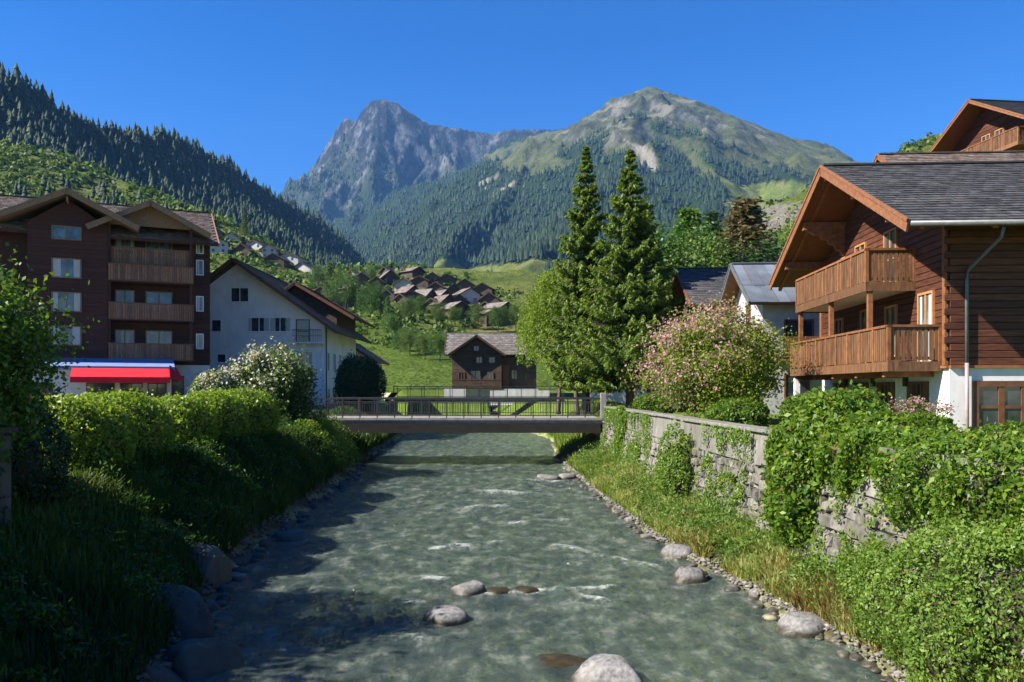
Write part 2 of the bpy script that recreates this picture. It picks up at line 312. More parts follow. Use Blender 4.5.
def water_mat():
    m, t, b = newmat('river_water'); out = t.nodes['Material Output']
    geo = pos(t, (1.0, 0.42, 1.0)); geo2 = pos(t, (1, 0.5, 1))
    n1 = noise(t, geo, 3.3, 6, 0.7); n2 = noise(t, geo2, 11.0, 4, 0.65)
    h = N(t, 'ShaderNodeMath', operation='ADD'); t.links.new(n1, h.inputs[0]); m2 = N(t, 'ShaderNodeMath', operation='MULTIPLY'); t.links.new(n2, m2.inputs[0]); m2.inputs[1].default_value = 0.35
    t.links.new(m2.outputs[0], h.inputs[1])
    bp = t.nodes.new('ShaderNodeBump'); bp.inputs['Strength'].default_value = 1.0; bp.inputs['Distance'].default_value = 0.38; t.links.new(h.outputs[0], bp.inputs['Height'])
    body = ramp(t, noise(t, pos(t, (1, 0.6, 1)), 2.2, 7, 0.72), [(0.34, (0.035, 0.062, 0.062)), (0.53, (0.125, 0.17, 0.145)), (0.7, (0.5, 0.54, 0.45))])  # bluish body tones stand in for sky reflected in shaded water
    dif = t.nodes.new('ShaderNodeBsdfDiffuse'); t.links.new(body, dif.inputs[0])
    tr = t.nodes.new('ShaderNodeBsdfTransparent'); tr.inputs[0].default_value = (0.66, 0.8, 0.64, 1)
    mx = t.nodes.new('ShaderNodeMixShader'); mx.inputs[0].default_value = 0.66
    t.links.new(dif.outputs[0], mx.inputs[1]); t.links.new(tr.outputs[0], mx.inputs[2])
    gl = t.nodes.new('ShaderNodeBsdfGlossy'); gl.inputs['Roughness'].default_value = 0.04; t.links.new(bp.outputs[0], gl.inputs['Normal'])
    fr = t.nodes.new('ShaderNodeFresnel'); fr.inputs[0].default_value = 1.7; t.links.new(bp.outputs[0], fr.inputs['Normal'])
    mg = t.nodes.new('ShaderNodeMixShader'); t.links.new(fr.outputs[0], mg.inputs[0]); t.links.new(mx.outputs[0], mg.inputs[1]); t.links.new(gl.outputs[0], mg.inputs[2])
    # foam on the riffles
    foam = N(t, 'ShaderNodeAttribute', attribute_name='foam')
    fn = noise(t, pos(t, (1, 0.7, 1)), 9.0, 7, 0.8); fa = N(t, 'ShaderNodeMath', operation='ADD'); t.links.new(fn, fa.inputs[0]); t.links.new(foam.outputs['Fac'], fa.inputs[1])
    mr = N(t, 'ShaderNodeMapRange'); t.links.new(fa.outputs[0], mr.inputs[0]); mr.inputs[1].default_value = 0.72; mr.inputs[2].default_value = 1.05; mr.inputs[4].default_value = 0.85
    fd = t.nodes.new('ShaderNodeBsdfDiffuse'); fd.inputs[0].default_value = (0.42, 0.45, 0.42, 1)
    mf = t.nodes.new('ShaderNodeMixShader'); t.links.new(mr.outputs[0], mf.inputs[0]); t.links.new(mg.outputs[0], mf.inputs[1]); t.links.new(fd.outputs[0], mf.inputs[2])
    t.links.new(mf.outputs[0], out.inputs[0]); return m
MT['water'] = water_mat()

# ================================================================ terrain heights
itp = lambda tab: (lambda y: np.interp(y, [a for a, b in tab], [b for a, b in tab]))
XL = itp([(-30, -3.4), (8, -4.3), (11, -4.7), (14.4, -5.6), (18.6, -6.3), (25.2, -6.7), (36.8, -7.4), (46, -8.2), (61, -8.9), (75, -9.6), (100, -13), (130, -20)])
XR = itp([(-30, 5.0), (8, 5.1), (11.1, 5.2), (13, 5.0), (15.8, 4.5), (21, 3.76), (29.4, 3.2), (41, 2.7), (47.8, 2.57), (61, 3.0), (66, 2.7), (80, 0), (100, -4), (130, -10)])
XW = lambda y: 4.82 + (41.5 - y) * 0.0397
floorZ = itp([(0, 2.5), (100, 2.6), (125, 4.2), (180, 11), (250, 24), (350, 48), (450, 68), (600, 84), (900, 118), (1200, 160), (2000, 240), (6000, 420)])
def c(px, py, Y): return tuple(uvY(px, py, Y))
def tents(x, y, crests):
    z = np.full(np.shape(x), -1e9)
    for pts, slope, pw in crests:
        for (x0, y0, z0), (x1, y1, z1) in zip(pts[:-1], pts[1:]):
            dx, dy = x1 - x0, y1 - y0; L2 = dx * dx + dy * dy
            t = np.clip(((x - x0) * dx + (y - y0) * dy) / L2, 0, 1)
            d = np.hypot(x - x0 - t * dx, y - y0 - t * dy)
            z = np.maximum(z, z0 + (z1 - z0) * t - slope * d ** pw * (100.0 ** (1 - pw)))
    return z
LEFT_HILL = [([(-900, -400, 200), (-640, 0, 245), (-600, 400, 285), c(-140, 40, 740), c(-10, 62, 820), c(30, 78, 850), c(55, 103, 890), c(78, 116, 920), c(117, 124, 960), c(176, 130, 1080), c(222, 156, 1190), c(280, 193, 1370), c(318, 214, 1520), c(346, 238, 1650), c(370, 268, 1800), c(377, 296, 1880)], 1.12, 0.7), ([c(120, 205, 400), c(205, 234, 390), c(262, 252, 385), c(320, 272, 380), c(350, 288, 370)], 0.42, 1.0)]
BENCH = [([c(-160, 118, 500), c(-60, 136, 500), c(40, 152, 500), c(90, 172, 490), c(150, 192, 470), c(205, 214, 440), c(232, 245, 420)], 0.5, 1.0)]
RIGHT_HILL = [([c(2200, 20, 300), c(1300, 80, 360), c(1100, 100, 350), c(930, 138, 330), c(850, 168, 300), c(800, 202, 260), c(740, 246, 220), c(680, 286, 180)], 0.5, 1.0)]
MOUNTAIN = [([c(520, 136, 4300), c(545, 132, 4100), c(575, 128, 3900), (c(612, 108, 3650)), c(632, 95, 3560), c(652, 86, 3500), c(680, 95, 3400), c(712, 107, 3300), c(742, 119, 3200), c(768, 134, 3000), c(802, 150, 2800), c(850, 160, 2600), c(960, 175, 2400), c(1300, 200, 2200)], 0.62, 1.0),
            ([c(652, 86, 3500), c(640, 118, 3000), c(632, 140, 2600), c(615, 175, 2050), c(560, 232, 1350), c(500, 288, 950)], 0.58, 1.0),
            ([c(575, 128, 3900), c(545, 150, 3100), c(520, 176, 2600), c(488, 206, 2150), c(452, 238, 1800), c(428, 270, 1500)], 1.15, 1.0),
            ([c(712, 107, 3300), c(705, 145, 2600), c(720, 190, 1900), c(700, 240, 1200)], 0.6, 1.0),
            ([c(802, 150, 2800), c(790, 185, 1900), c(775, 215, 1200)], 0.55, 1.0)]
PEAK = [([c(150, 420, 5600), c(235, 300, 5400), c(270, 230, 5300), c(285, 198, 5250), c(300, 180, 5200), c(320, 152, 5120), c(332, 134, 5080), c(341, 119, 5050), c(348, 115, 5040)], 2.0, 0.92),
        ([c(348, 115, 5040), c(357, 119, 5030), c(367, 101, 5000), c(384, 97, 5000), c(400, 103, 5000), c(430, 122, 5050), c(462, 126, 5100), c(490, 131, 5150), c(513, 126, 5100), c(560, 128, 5000), c(640, 140, 5000)], 1.35, 0.92),
        ([c(384, 97, 5000), c(398, 140, 4600), c(418, 185, 4250), c(432, 225, 3900), c(420, 262, 3400)], 1.4, 0.94),
        ([c(348, 115, 5040), c(340, 160, 4700), c(350, 205, 4350), c(368, 250, 3900)], 1.5, 0.94),
        ([c(320, 152, 5120), c(318, 190, 4850), c(328, 235, 4500)], 2.0, 0.94),
        ([c(430, 122, 5050), c(452, 160, 4700), c(470, 185, 4350), c(470, 210, 4000)], 1.0, 0.94),
        ([c(490, 131, 5150), c(500, 160, 4800), c(520, 185, 4500)], 0.95, 0.94)]
def crest_dist(x, y, crests): return -tents(x, y, [([(a, b, 0.0) for a, b, _ in pts], 1.0, 1.0) for pts, _, _ in crests])
def H_near(x, y):
    x = np.asarray(x, float); y = np.asarray(y, float)
    xl, xr, xw = XL(y), XR(y), XW(y)
    f = floorZ(y)
    nz = fbm(x * 0.6, y * 0.6, 3, 4) - 0.5
    # left bank
    wl = np.where(y < 40, np.maximum(xl + 8.3, 1.6), 3.0)
    tl = np.clip((xl - x) / wl, 0, 1)
    zl = 0.05 + (f - 0.4 - 0.05) * tl ** 0.8 + 0.25 * nz + 0.4 * sstep(1.0, 2.5, (xl - x) / wl)
    # right bank: up to the wall, or a grass slope beyond the bridge
    tr = np.clip((x - xr) / np.maximum(xw - xr, 0.6), 0, 1)
    zr_w = np.where(x < xw + 0.15, 0.06 + 0.6 * tr + 0.15 * nz * tr, 2.72 + 0.1 * nz)
    tr2 = np.clip((x - xr) / 3.5, 0, 1); zr_b = 0.05 + (f - 0.05) * tr2 + 0.2 * nz
    zr = np.where(y < 42.0, zr_w, zr_b)
    # river bed
    mid = (xl + xr) / 2; hw = (xr - xl) / 2; e = np.clip(1 - np.abs(x - mid) / hw, 0, 1)
    zb = -0.12 - 0.5 * sstep(0, 0.35, e) + 0.35 * (fbm(x * 1.1, y * 0.8, 9, 4) - 0.5)
    zb = np.where(y < 110, zb, zb)
    zb = zb + (f - zb) * sstep(88, 95, y)
    z = np.where(x < xl, zl, np.where(x > xr, zr, zb))
    ramp_r = np.clip(x - 15, 0, 60) * 0.36 * sstep(35, 48, y)
    return z + np.where(x > 5, ramp_r, 0)
def H(x, y):
    """valley floor plus the two hill sides"""
    x = np.asarray(x, float); y = np.asarray(y, float)
    n = (fbm(x * 0.02, y * 0.02, 21, 5) - 0.5); n2 = fbm(x * 0.006, y * 0.006, 5, 5) - 0.5
    z = floorZ(y) + n * np.clip((y - 110) * 0.05, 0, 14)
    h = np.maximum(tents(x, y, LEFT_HILL) + n2 * 34 * sstep(150, 500, y) * (1 - sstep(150, 260, tents(x, y, LEFT_HILL))), tents(x, y, RIGHT_HILL) + n * 8)
    h = np.maximum(h, tents(x, y, BENCH) + n2 * 16 + n * 5)
    return np.maximum(z, h) + np.where(x > 5, np.clip(x - 15, 0, 60) * 0.36 * sstep(35, 48, y) * (1 - sstep(90, 200, y)), 0)
def ground_z(x, y): return float(H_near(x, y)) if y < 118 else float(H(x, y))
def ground_at(px, py, y0=60, y1=2500):
    ys = np.geomspace(y0, y1, 1500); xs = (px - CX) * ys / F
    zs = np.where(ys < 118, H_near(xs, ys), H(xs, ys)); row = HY - (zs - CZ) * F / ys
    k = np.argmax(row <= py)
    if row[k] > py: k = len(ys) - 1
    return Vector((float(xs[k]), float(ys[k]), float(zs[k])))
def grid_faces(nr, nc):
    i = np.arange(nr - 1)[:, None] * nc + np.arange(nc - 1)[None, :]
    return np.stack([i, i + 1, i + nc + 1, i + nc], -1).reshape(-1, 4)

# ---- ground near the river
xs = np.unique(np.concatenate([np.linspace(-80, -16, 40), np.arange(-16, 10.01, 0.27), np.linspace(10.3, 90, 60)]))
ys = np.unique(np.concatenate([np.linspace(-40, 4, 16), np.arange(4, 48, 0.34), np.linspace(48, 122, 90)]))
X, Y = np.meshgrid(xs, ys); Z = H_near(X, Y)
xl, xr = XL(Y), XR(Y)
bed = ((X > xl) & (X < xr) & (Y < 90)).astype(float)
soil = np.clip(1 - np.maximum(xl - X, X - xr) / 2.2, 0, 1) * (1 - bed) * (Y < 60)
pave = ((X > XW(Y) + 0.3) & (X < 12) & (Y < 41)).astype(float) * 0.0 + ((X < -13) & (Y > 30) & (Y < 82)).astype(float) * 0.8
gnd = link('ground', npmesh('ground', np.stack([X, Y, Z], -1).reshape(-1, 3), grid_faces(*X.shape), MT['ground'], smooth=True,
           cols={'bed': bed.ravel(), 'soil': soil.ravel(), 'pave': pave.ravel()}))
props(gnd, 'grassy valley ground with the river channel', 'ground', kind='structure')

# ---- hillsides and mountains: heightfields sampled more finely near than far
def in_poly(px, py, poly):
    n = len(poly); ins = np.zeros(px.shape, bool); j = n - 1
    for i in range(n):
        xi, yi = poly[i]; xj, yj = poly[j]
        with np.errstate(divide='ignore', invalid='ignore'):
            cnd = ((yi > py) != (yj > py)) & (px < (xj - xi) * (py - yi) / (yj - yi + 1e-9) + xi)
        ins ^= cnd; j = i
    return ins
def field(fn, u0, u1, nu, y0, y1, ny, lg=True):
    u = np.linspace(u0, u1, nu); yy = np.geomspace(y0, y1, ny) if lg else np.linspace(y0, y1, ny)
    U, YY = np.meshgrid(u, yy); XX = U * YY; return XX, YY, fn(XX, YY)
def slope_of(X, Y, Z):
    P = np.stack([X, Y, Z], -1); a = np.gradient(P, axis=0); b = np.gradient(P, axis=1); n = np.cross(b, a)
    n /= np.linalg.norm(n, axis=-1, keepdims=True) + 1e-9; return n
def screen(X, Y, Z): return CX + F * X / Y, HY - F * (Z - CZ) / Y
# valley and foothills
hx, hy, hz = field(H, -1.35, 1.35, 330, 116, 2100, 250)
hz[0] -= 0.3
hpx, hpy = screen(hx, hy, hz)
nzm = fbm(hx * 0.012, hy * 0.012, 40, 5)
tl_ = tents(hx, hy, LEFT_HILL); onleft = sstep(-4, 6, tl_ - floorZ(hy))
CLEAR = [(-60, 128), (20, 130), (70, 150), (120, 178), (190, 192), (215, 208), (230, 240), (60, 215), (-60, 165)]
wob = (fbm(hx * 0.02, hy * 0.02, 61, 4) - 0.5)
clear = sstep(-3, 3, tents(hx, hy, BENCH) - tl_ + wob * 14) * (tents(hx, hy, BENCH) > floorZ(hy)) * sstep(250, 215, hpx)
h_forest = np.clip(onleft * sstep(400, 470, hy + wob * 160) * (1 - 0.88 * clear), 0, 1)
vill0 = in_poly(hpx, hpy, [(200, 226), (300, 236), (345, 258), (375, 268), (520, 285), (520, 335), (460, 338), (452, 356), (370, 350), (340, 330), (200, 290)]) * (hy < 750)
h_forest = h_forest * (1 - vill0)
h_forest = np.maximum(h_forest, ((hy > 620) & (hpx > 370) & (hpx < 520) & (nzm > 0.48)).astype(float))
lush_c = clear
lush = np.clip(1 - sstep(260, 420, hy), 0, 1) * np.clip(sstep(0.3, 0.5, nzm) + sstep(220, 180, hy), 0, 1)
scree = in_poly(hpx + wob * 20, hpy + wob * 14, [(745, 205), (800, 200), (790, 222), (765, 232), (745, 222)]).astype(float) * 0.9
vs_ = link('hillside', npmesh('hillside', np.stack([hx, hy, hz], -1).reshape(-1, 3), grid_faces(*hx.shape), MT['hill'], smooth=True,
     cols={'forest': h_forest.ravel(), 'lush': lush.ravel(), 'rock': np.zeros(hx.size), 'scree': scree.ravel(), 'alpine': np.zeros(hx.size)}))
props(vs_, 'green meadows and wooded slopes rising from the valley', 'hill', kind='structure')
# the right-hand mountain
def H_mtn(x, y):
    z = tents(x, y, MOUNTAIN); d = sstep(900, 2200, y)
    r = ridged(x * 0.0016, y * 0.0011, 71, 6) - 0.45
    crest = sstep(0, 260, tents(x, y, [MOUNTAIN[0]]) * 0 + (tents(x, y, [MOUNTAIN[0]]) < z - 1) * 260 + 60)
    k = np.clip((y - 700) / 2600, 0.1, 1)
    near_crest = np.exp(-(crest_dist(x, y, MOUNTAIN[:1]) / 260) ** 2)
    z = z + r * 190 * k * (1 - 0.85 * near_crest) + (ridged(x * 0.006, y * 0.005, 91, 5) - 0.5) * 75 * k * (1 - 0.7 * near_crest)
    return np.maximum(z, floorZ(y) - 25)
mx_, my_, mz_ = field(H_mtn, -0.4, 0.75, 390, 620, 4500, 280)
mpx, mpy = screen(mx_, my_, mz_)
w1 = fbm(mx_ * 0.004, my_ * 0.004, 33, 5) - 0.5; w2 = fbm(mx_ * 0.011, my_ * 0.011, 35, 4) - 0.5
qx = mpx + w1 * 60 + w2 * 22; qy = mpy + w1 * 26 + w2 * 16
TREELINE = np.interp(qx, [360, 480, 520, 560, 600, 630, 660, 700, 760, 800, 850, 1000], [100, 160, 138, 148, 138, 112, 122, 135, 158, 178, 178, 170])
m_forest = (qy > TREELINE).astype(float)
for poly in ([(508, 172), (522, 152), (545, 140), (566, 158), (560, 172), (530, 174)], [(486, 186), (505, 176), (508, 182), (490, 192)],
             [(592, 152), (610, 132), (628, 118), (645, 120), (652, 150), (668, 170), (662, 176), (630, 160), (615, 150)],
             [(668, 142), (690, 150), (715, 172), (735, 184), (720, 186), (695, 168)],
             [(722, 186), (760, 178), (800, 182), (820, 200), (800, 225), (730, 215)],
             [(425, 285), (450, 268), (500, 262), (540, 254), (575, 252), (575, 330), (470, 330), (440, 300)],
             [(640, 128), (700, 140), (760, 160), (745, 164), (690, 152)]):
    m_forest *= 1 - in_poly(qx, qy, poly)
m_forest = np.maximum(m_forest, in_poly(qx, qy, [(455, 292), (505, 285), (545, 268), (545, 278), (500, 296), (460, 302)]))
m_alp = ((qy <= TREELINE + 6) | (mpy < 178) & (m_forest < 0.5)).astype(float)
nrm = slope_of(mx_, my_, mz_)
m_rock = np.clip(sstep(0.84, 0.76, nrm[..., 2]) * sstep(160, 122, qy) + sstep(0.58, 0.68, w1 + 0.5 + w2 * 0.6) * sstep(150, 110, qy) * 0.8, 0, 1) * (1 - m_forest) * 0.65
m_scree = in_poly(qx, qy, [(625, 140), (650, 150), (668, 174), (655, 176), (632, 160)]) * 0.8 + in_poly(qx, qy, [(486, 186), (505, 176), (508, 182), (490, 192)]) * 1.0 + sstep(0.60, 0.66, w2 + 0.5) * sstep(160, 130, qy) * (1 - m_forest) * 0.5
mo = link('mountain', npmesh('mountain', np.stack([mx_, my_, mz_], -1).reshape(-1, 3), grid_faces(*mx_.shape), MT['hill'], smooth=True,
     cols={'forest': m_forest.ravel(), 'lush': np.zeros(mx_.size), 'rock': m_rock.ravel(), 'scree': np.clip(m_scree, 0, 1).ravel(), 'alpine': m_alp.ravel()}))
props(mo, 'broad green mountain with forest belts and grassy summit', 'mountain', kind='structure')
# the rocky peak behind
def H_peak(x, y):
    z = tents(x, y, PEAK)
    nearc = np.exp(-(crest_dist(x, y, PEAK[:2]) / 120) ** 2)
    r = ridged(x * 0.0023 + y * 0.0007, y * 0.0017 - x * 0.0006, 131, 6) - 0.85
    r2 = ridged(x * 0.0075 - y * 0.002, y * 0.0055 + x * 0.001, 151, 5) - 0.75
    return np.maximum(z + r * 330 * (1 - 0.95 * nearc) + r2 * 150 * (1 - 0.85 * nearc), 300)
px_, py_, pz_ = field(H_peak, -0.52, 0.3, 380, 3000, 5800, 260, False)
ppx, ppy = screen(px_, py_, pz_)
pn = slope_of(px_, py_, pz_); pw = fbm(px_ * 0.004, py_ * 0.004, 77, 5)
p_rock = np.clip(sstep(225, 150, ppy + (pw - 0.5) * 150), 0, 1)
p_for = (1 - p_rock) * 1.0
p_grass = sstep(0.52, 0.62, pw) * sstep(0.62, 0.75, pn[..., 2])
pk = link('rocky_peak', npmesh('rocky_peak', np.stack([px_, py_, pz_], -1).reshape(-1, 3), grid_faces(*px_.shape), MT['hill'], smooth=True,
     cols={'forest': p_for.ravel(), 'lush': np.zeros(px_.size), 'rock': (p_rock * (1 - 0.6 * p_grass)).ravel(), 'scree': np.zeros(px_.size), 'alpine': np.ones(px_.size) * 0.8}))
props(pk, 'jagged blue-grey rocky peak closing the valley', 'mountain', kind='structure')

# ---- far forests (one mass each)
def forest_mesh(name, P, hgt, layers, seg, mat, wid=0.2, tint_c=None):
    n = len(P); r = rng
    V = []; Fc = []; T = []; base = 0
    h = hgt; rad = h * wid * r.uniform(0.8, 1.25, n); rot = r.uniform(0, 6.28, n)
    tint = np.clip((tint_c if tint_c is not None else 0.4) + r.normal(0, 0.16, n), 0.02, 0.98)
    Vl = []; Fl = []
    nv = (seg + 1)
    for k in range(layers):
        f0 = k / layers; zb = h * (0.08 + 0.86 * f0); zt = h * min(1.0, 0.08 + 0.86 * (k + 1.7) / layers)
        rr = rad * (1 - f0) ** 0.85 + 0.02 * h
        ang = rot[:, None] + np.arange(seg)[None] * 2 * np.pi / seg + k * 0.7
        jag = r.uniform(0.65, 1.2, (n, seg))
        ring = np.stack([P[:, 0, None] + np.cos(ang) * rr[:, None] * jag, P[:, 1, None] + np.sin(ang) * rr[:, None] * jag, (P[:, 2] + zb)[:, None] - 0.03 * h[:, None] * jag], -1)
        ap = np.stack([P[:, 0], P[:, 1], P[:, 2] + zt], -1)[:, None]
        Vl.append(np.concatenate([ring, ap], 1))
    V = np.stack(Vl, 1)                                 # n, layers, seg+1, 3
    idx = np.arange(n * layers)[:, None] * nv
    k = np.arange(seg)[None]
    tri = np.stack([idx + k, idx + (k + 1) % seg, idx + seg + 0 * k], -1).reshape(-1, 3)
    tt = np.repeat(tint, layers * seg) + rng.normal(0, 0.07, n * layers * seg)
    return npmesh(name, V.reshape(-1, 3), tri, mat, tint=np.clip(tt, 0, 0.95))
def scatter_field(X, Y, Z, mask, n):
    """random points on a heightfield where mask > random"""
    a = rng.uniform(0, X.shape[0] - 1.001, n); b = rng.uniform(0, X.shape[1] - 1.001, n)
    i = a.astype(int); j = b.astype(int); fa = (a - i)[:, None]; fb = (b - j)[:, None]
    keep = rng.uniform(0, 1, n) < mask[i, j]
    P = np.stack([X, Y, Z], -1)
    Q = P[i, j] * (1 - fa) * (1 - fb) + P[i + 1, j] * fa * (1 - fb) + P[i, j + 1] * (1 - fa) * fb + P[i + 1, j + 1] * fa * fb
    return Q[keep]
def in_view(Q, m=140):
    px, py = screen(Q[:, 0], Q[:, 1], Q[:, 2]); return (px > -m) & (px < 1024 + m)
Q = scatter_field(hx, hy, hz, h_forest * (hpx < 400), 400000); Q = Q[in_view(Q, 160)]
px, py = screen(Q[:, 0], Q[:, 1], Q[:, 2])
k = rng.uniform(0, 1, len(Q)) < np.clip(12000 / max(len(Q), 1), 0, 1); Q = Q[k]
tc = 0.25 + 0.5 * fbm(Q[:, 0] * 0.012, Q[:, 1] * 0.012, 4, 3)
fo = link('hillside_forest', forest_mesh('hillside_forest', Q, (7 + 13 * rng.uniform(0, 1, len(Q)) ** 1.3) * np.clip(Q[:, 1] / 850, 0.4, 1.0), 3, 5, MT['needle_far'], 0.25, tc))
props(fo, 'dark conifer forest covering the left hillside', 'forest', kind='stuff')
Q = scatter_field(mx_, my_, mz_, m_forest, 220000); Q = Q[in_view(Q, 60)]
k = rng.uniform(0, 1, len(Q)) < np.clip(42000 / max(len(Q), 1), 0, 1); Q = Q[k]
tc = 0.0 + 0.6 * fbm(Q[:, 0] * 0.006, Q[:, 1] * 0.006, 4, 4)
fo = link('mountain_forest', forest_mesh('mountain_forest', Q, 12 + 14 * rng.uniform(0, 1, len(Q)) ** 1.5, 1, 4, MT['needle_far'], 0.24, tc))
props(fo, 'dense conifer forest on the slopes of the broad mountain', 'forest', kind='stuff')

Q = scatter_field(px_, py_, pz_, p_for, 60000); Q = Q[in_view(Q, 20)]; qpx, qpy = screen(Q[:, 0], Q[:, 1], Q[:, 2]); Q = Q[(qpx < 520) & (qpy < 300)]; Q = Q[rng.uniform(size=len(Q)) < min(1, 14000 / max(1, len(Q)))]
fo = link('peak_forest', forest_mesh('peak_forest', Q, rng.uniform(14, 30, len(Q)), 1, 4, MT['needle_far'], 0.26, 0.1 + 0.5 * fbm(Q[:, 0] * 0.004, Q[:, 1] * 0.004, 4, 4)))
props(fo, 'hazy forest at the foot of the rocky peak', 'forest', kind='stuff')

# ================================================================ water
wy = np.unique(np.concatenate([np.arange(2, 30, 0.14), np.arange(30, 62, 0.25), np.linspace(62, 93, 45)]))
tt = np.linspace(-0.08, 1.08, 110)
WY, TT = np.meshgrid(wy, tt, indexing='ij'); wl_, wr_ = XL(WY), XR(WY); WX = wl_ + (wr_ - wl_) * TT
q = fbm(WX * 1.1, WY * 0.5, 201, 4) - 0.5; q2 = fbm(WX * 3.0, WY * 1.3, 207, 3) - 0.5
WZ = 0.16 * q + 0.07 * q2
foam = np.zeros(WX.shape)
def riff(px0, py0, px1, py1, wid, amp, rise=0.05):
    global foam, WZ
    y0 = 3200 / (py0 - 388); x0 = (px0 - 512) * y0 / 800; y1 = 3200 / (py1 - 388); x1 = (px1 - 512) * y1 / 800
    dx, dy = x1 - x0, y1 - y0; t = np.clip(((WX - x0) * dx + (WY - y0) * dy) / (dx * dx + dy * dy), 0, 1)
    d = np.hypot(WX - x0 - t * dx, WY - y0 - t * dy); g = np.exp(-(d / wid) ** 2)
    foam = np.maximum(foam, g * amp); WZ = WZ + g * rise
for a in ((492, 594, 610, 588, 0.22, 0.42), (560, 592, 640, 612, 0.2, 0.3), (440, 548, 500, 542, 0.3, 0.33), (425, 577, 445, 580, 0.25, 0.34), (455, 545, 478, 548, 0.22, 0.36),
          (520, 522, 560, 520, 0.4, 0.28), (440, 510, 500, 506, 0.5, 0.28), (560, 545, 600, 556, 0.3, 0.28), (470, 490, 540, 494, 0.5, 0.3), (530, 480, 575, 482, 0.5, 0.32),
          (590, 535, 620, 540, 0.3, 0.26), (425, 470, 500, 468, 0.5, 0.26), (610, 615, 645, 625, 0.2, 0.28), (380, 600, 420, 604, 0.3, 0.25), (400, 635, 440, 642, 0.25, 0.22), (620, 560, 650, 566, 0.3, 0.22)):
    riff(*a)
foam = foam * (0.1 + 1.5 * fbm(WX * 2.6, WY * 1.6, 231, 4)) + 0.34 * (fbm(WX * 1.3, WY * 0.5, 222, 5) - 0.42) * np.clip((TT - 0.05) * 6, 0, 1) * sstep(64, 50, WY)
wa = link('water', npmesh('water', np.stack([WX, WY, WZ], -1).reshape(-1, 3), grid_faces(*WX.shape), MT['water'], smooth=True, cols={'foam': np.clip(foam, 0, 1).ravel()}))
props(wa, 'clear greenish mountain river with ripples and small foam crests', 'river', kind='structure')

# ================================================================ stones
def unit_(v): return v / np.linalg.norm(v)
def rock_mesh(name, seed, mat, sub=3, rough=0.27):
    bm = bmesh.new(); bmesh.ops.create_icosphere(bm, subdivisions=sub, radius=1.0)
    P = np.array([v.co[:] for v in bm.verts])
    n = fbm(P[:, 0] * 1.3 + P[:, 2] * 0.7 + seed * 7, P[:, 1] * 1.3 - P[:, 2] * 0.9 + seed * 3, seed, 3) - 0.5
    n2 = fbm(P[:, 0] * 4 + P[:, 2] * 3 + seed, P[:, 1] * 4 - P[:, 2] * 2, seed + 9, 3) - 0.5
    P *= (1 + 2.6 * rough * n + 0.16 * n2)[:, None]
    rs = np.random.default_rng(seed)
    for k in range(9):
        d = unit_(rs.normal(size=3)); d[2] = abs(d[2]); lim = rs.uniform(0.62, 0.88); q = P @ d; P -= np.where(q > lim, (q - lim) * 0.85, 0)[:, None] * d
    P[:, 2] = np.where(P[:, 2] > 0.5, 0.5 + (P[:, 2] - 0.5) * 0.45, P[:, 2]) + 0.12 * P[:, 0] * (seed % 3 - 1)
    P[:, :2] *= (1 - 0.12 * np.clip(P[:, 2:3], 0, 1))
    for v, p in zip(bm.verts, P): v.co = p
    me = bpy.data.meshes.new(name); bm.to_mesh(me); bm.free(); me.polygons.foreach_set('use_smooth', [True] * len(me.polygons)); me.materials.append(mat); return me
def rock(name, label, px, py, wpx, hpx_, mat, seed, dz=0.0, cat='rock', deep=0.9, rz=0):
    """a boulder whose waterline stands at pixel row py"""
    Yd = F * CZ / (py - HY); w = wpx * Yd / F / 2 * 1.14; h = hpx_ * Yd / F * (1.2 if mat == 'darkboulder' else 0.98)
    o = link(name, rock_mesh(name, seed, MT[mat])); o.location = ((px - CX) * Yd / F, Yd + w * 0.35, 0.0 + dz); o.scale = (w, w * deep, h / 0.7)
    o.rotation_euler = (0, 0, rz); return props(o, label, cat)
rock('river_boulder', 'pale rounded boulder alone in midstream, above the bottom pair', 446, 622, 46, 14, 'boulder', 1)
rock('river_boulder', 'small grey boulder at the head of the white foam line', 470, 594, 34, 11, 'boulder', 2)
rock('river_boulder', 'wet brownish boulder in the foam line behind the small grey one', 500, 594, 30, 9, 'algae', 3, dz=-0.06)
rock('river_boulder', 'low wet brown boulder at the right end of the three', 524, 593, 30, 9, 'algae', 4, dz=-0.07)
rock('river_boulder', 'largest pale boulder, cut by the bottom edge of the picture', 608, 686, 80, 24, 'boulder', 5)
rock('river_boulder', 'yellow-brown algae-covered boulder just under the surface beside the large pale one', 560, 664, 70, 12, 'algae', 6, dz=-0.12)
rock('river_boulder', 'round pale boulder off the right bank', 690, 581, 33, 14, 'boulder', 7)
rock('river_boulder', 'flat pale slab touching the right bank', 680, 557, 44, 12, 'boulder', 8)
rock('river_boulder', 'flat pale boulder at the right bank below the willow shrub', 809, 634, 56, 17, 'boulder', 9)
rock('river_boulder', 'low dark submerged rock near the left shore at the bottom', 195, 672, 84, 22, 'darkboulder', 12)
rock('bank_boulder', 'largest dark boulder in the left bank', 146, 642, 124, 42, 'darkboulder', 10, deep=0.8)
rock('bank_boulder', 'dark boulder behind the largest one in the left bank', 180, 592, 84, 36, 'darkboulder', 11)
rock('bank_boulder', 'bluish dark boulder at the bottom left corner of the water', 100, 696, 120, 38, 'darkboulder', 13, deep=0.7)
rock('river_boulder', 'thin dark rock breaking the shaded water, mid left', 288, 539, 40, 6, 'darkboulder', 14)
rock('river_boulder', 'small pale flat rock by the far right bank', 549, 480, 26, 5, 'boulder', 15)
rock('river_boulder', 'small pale flat rock touching the far right bank', 567, 478, 20, 5, 'boulder', 16)
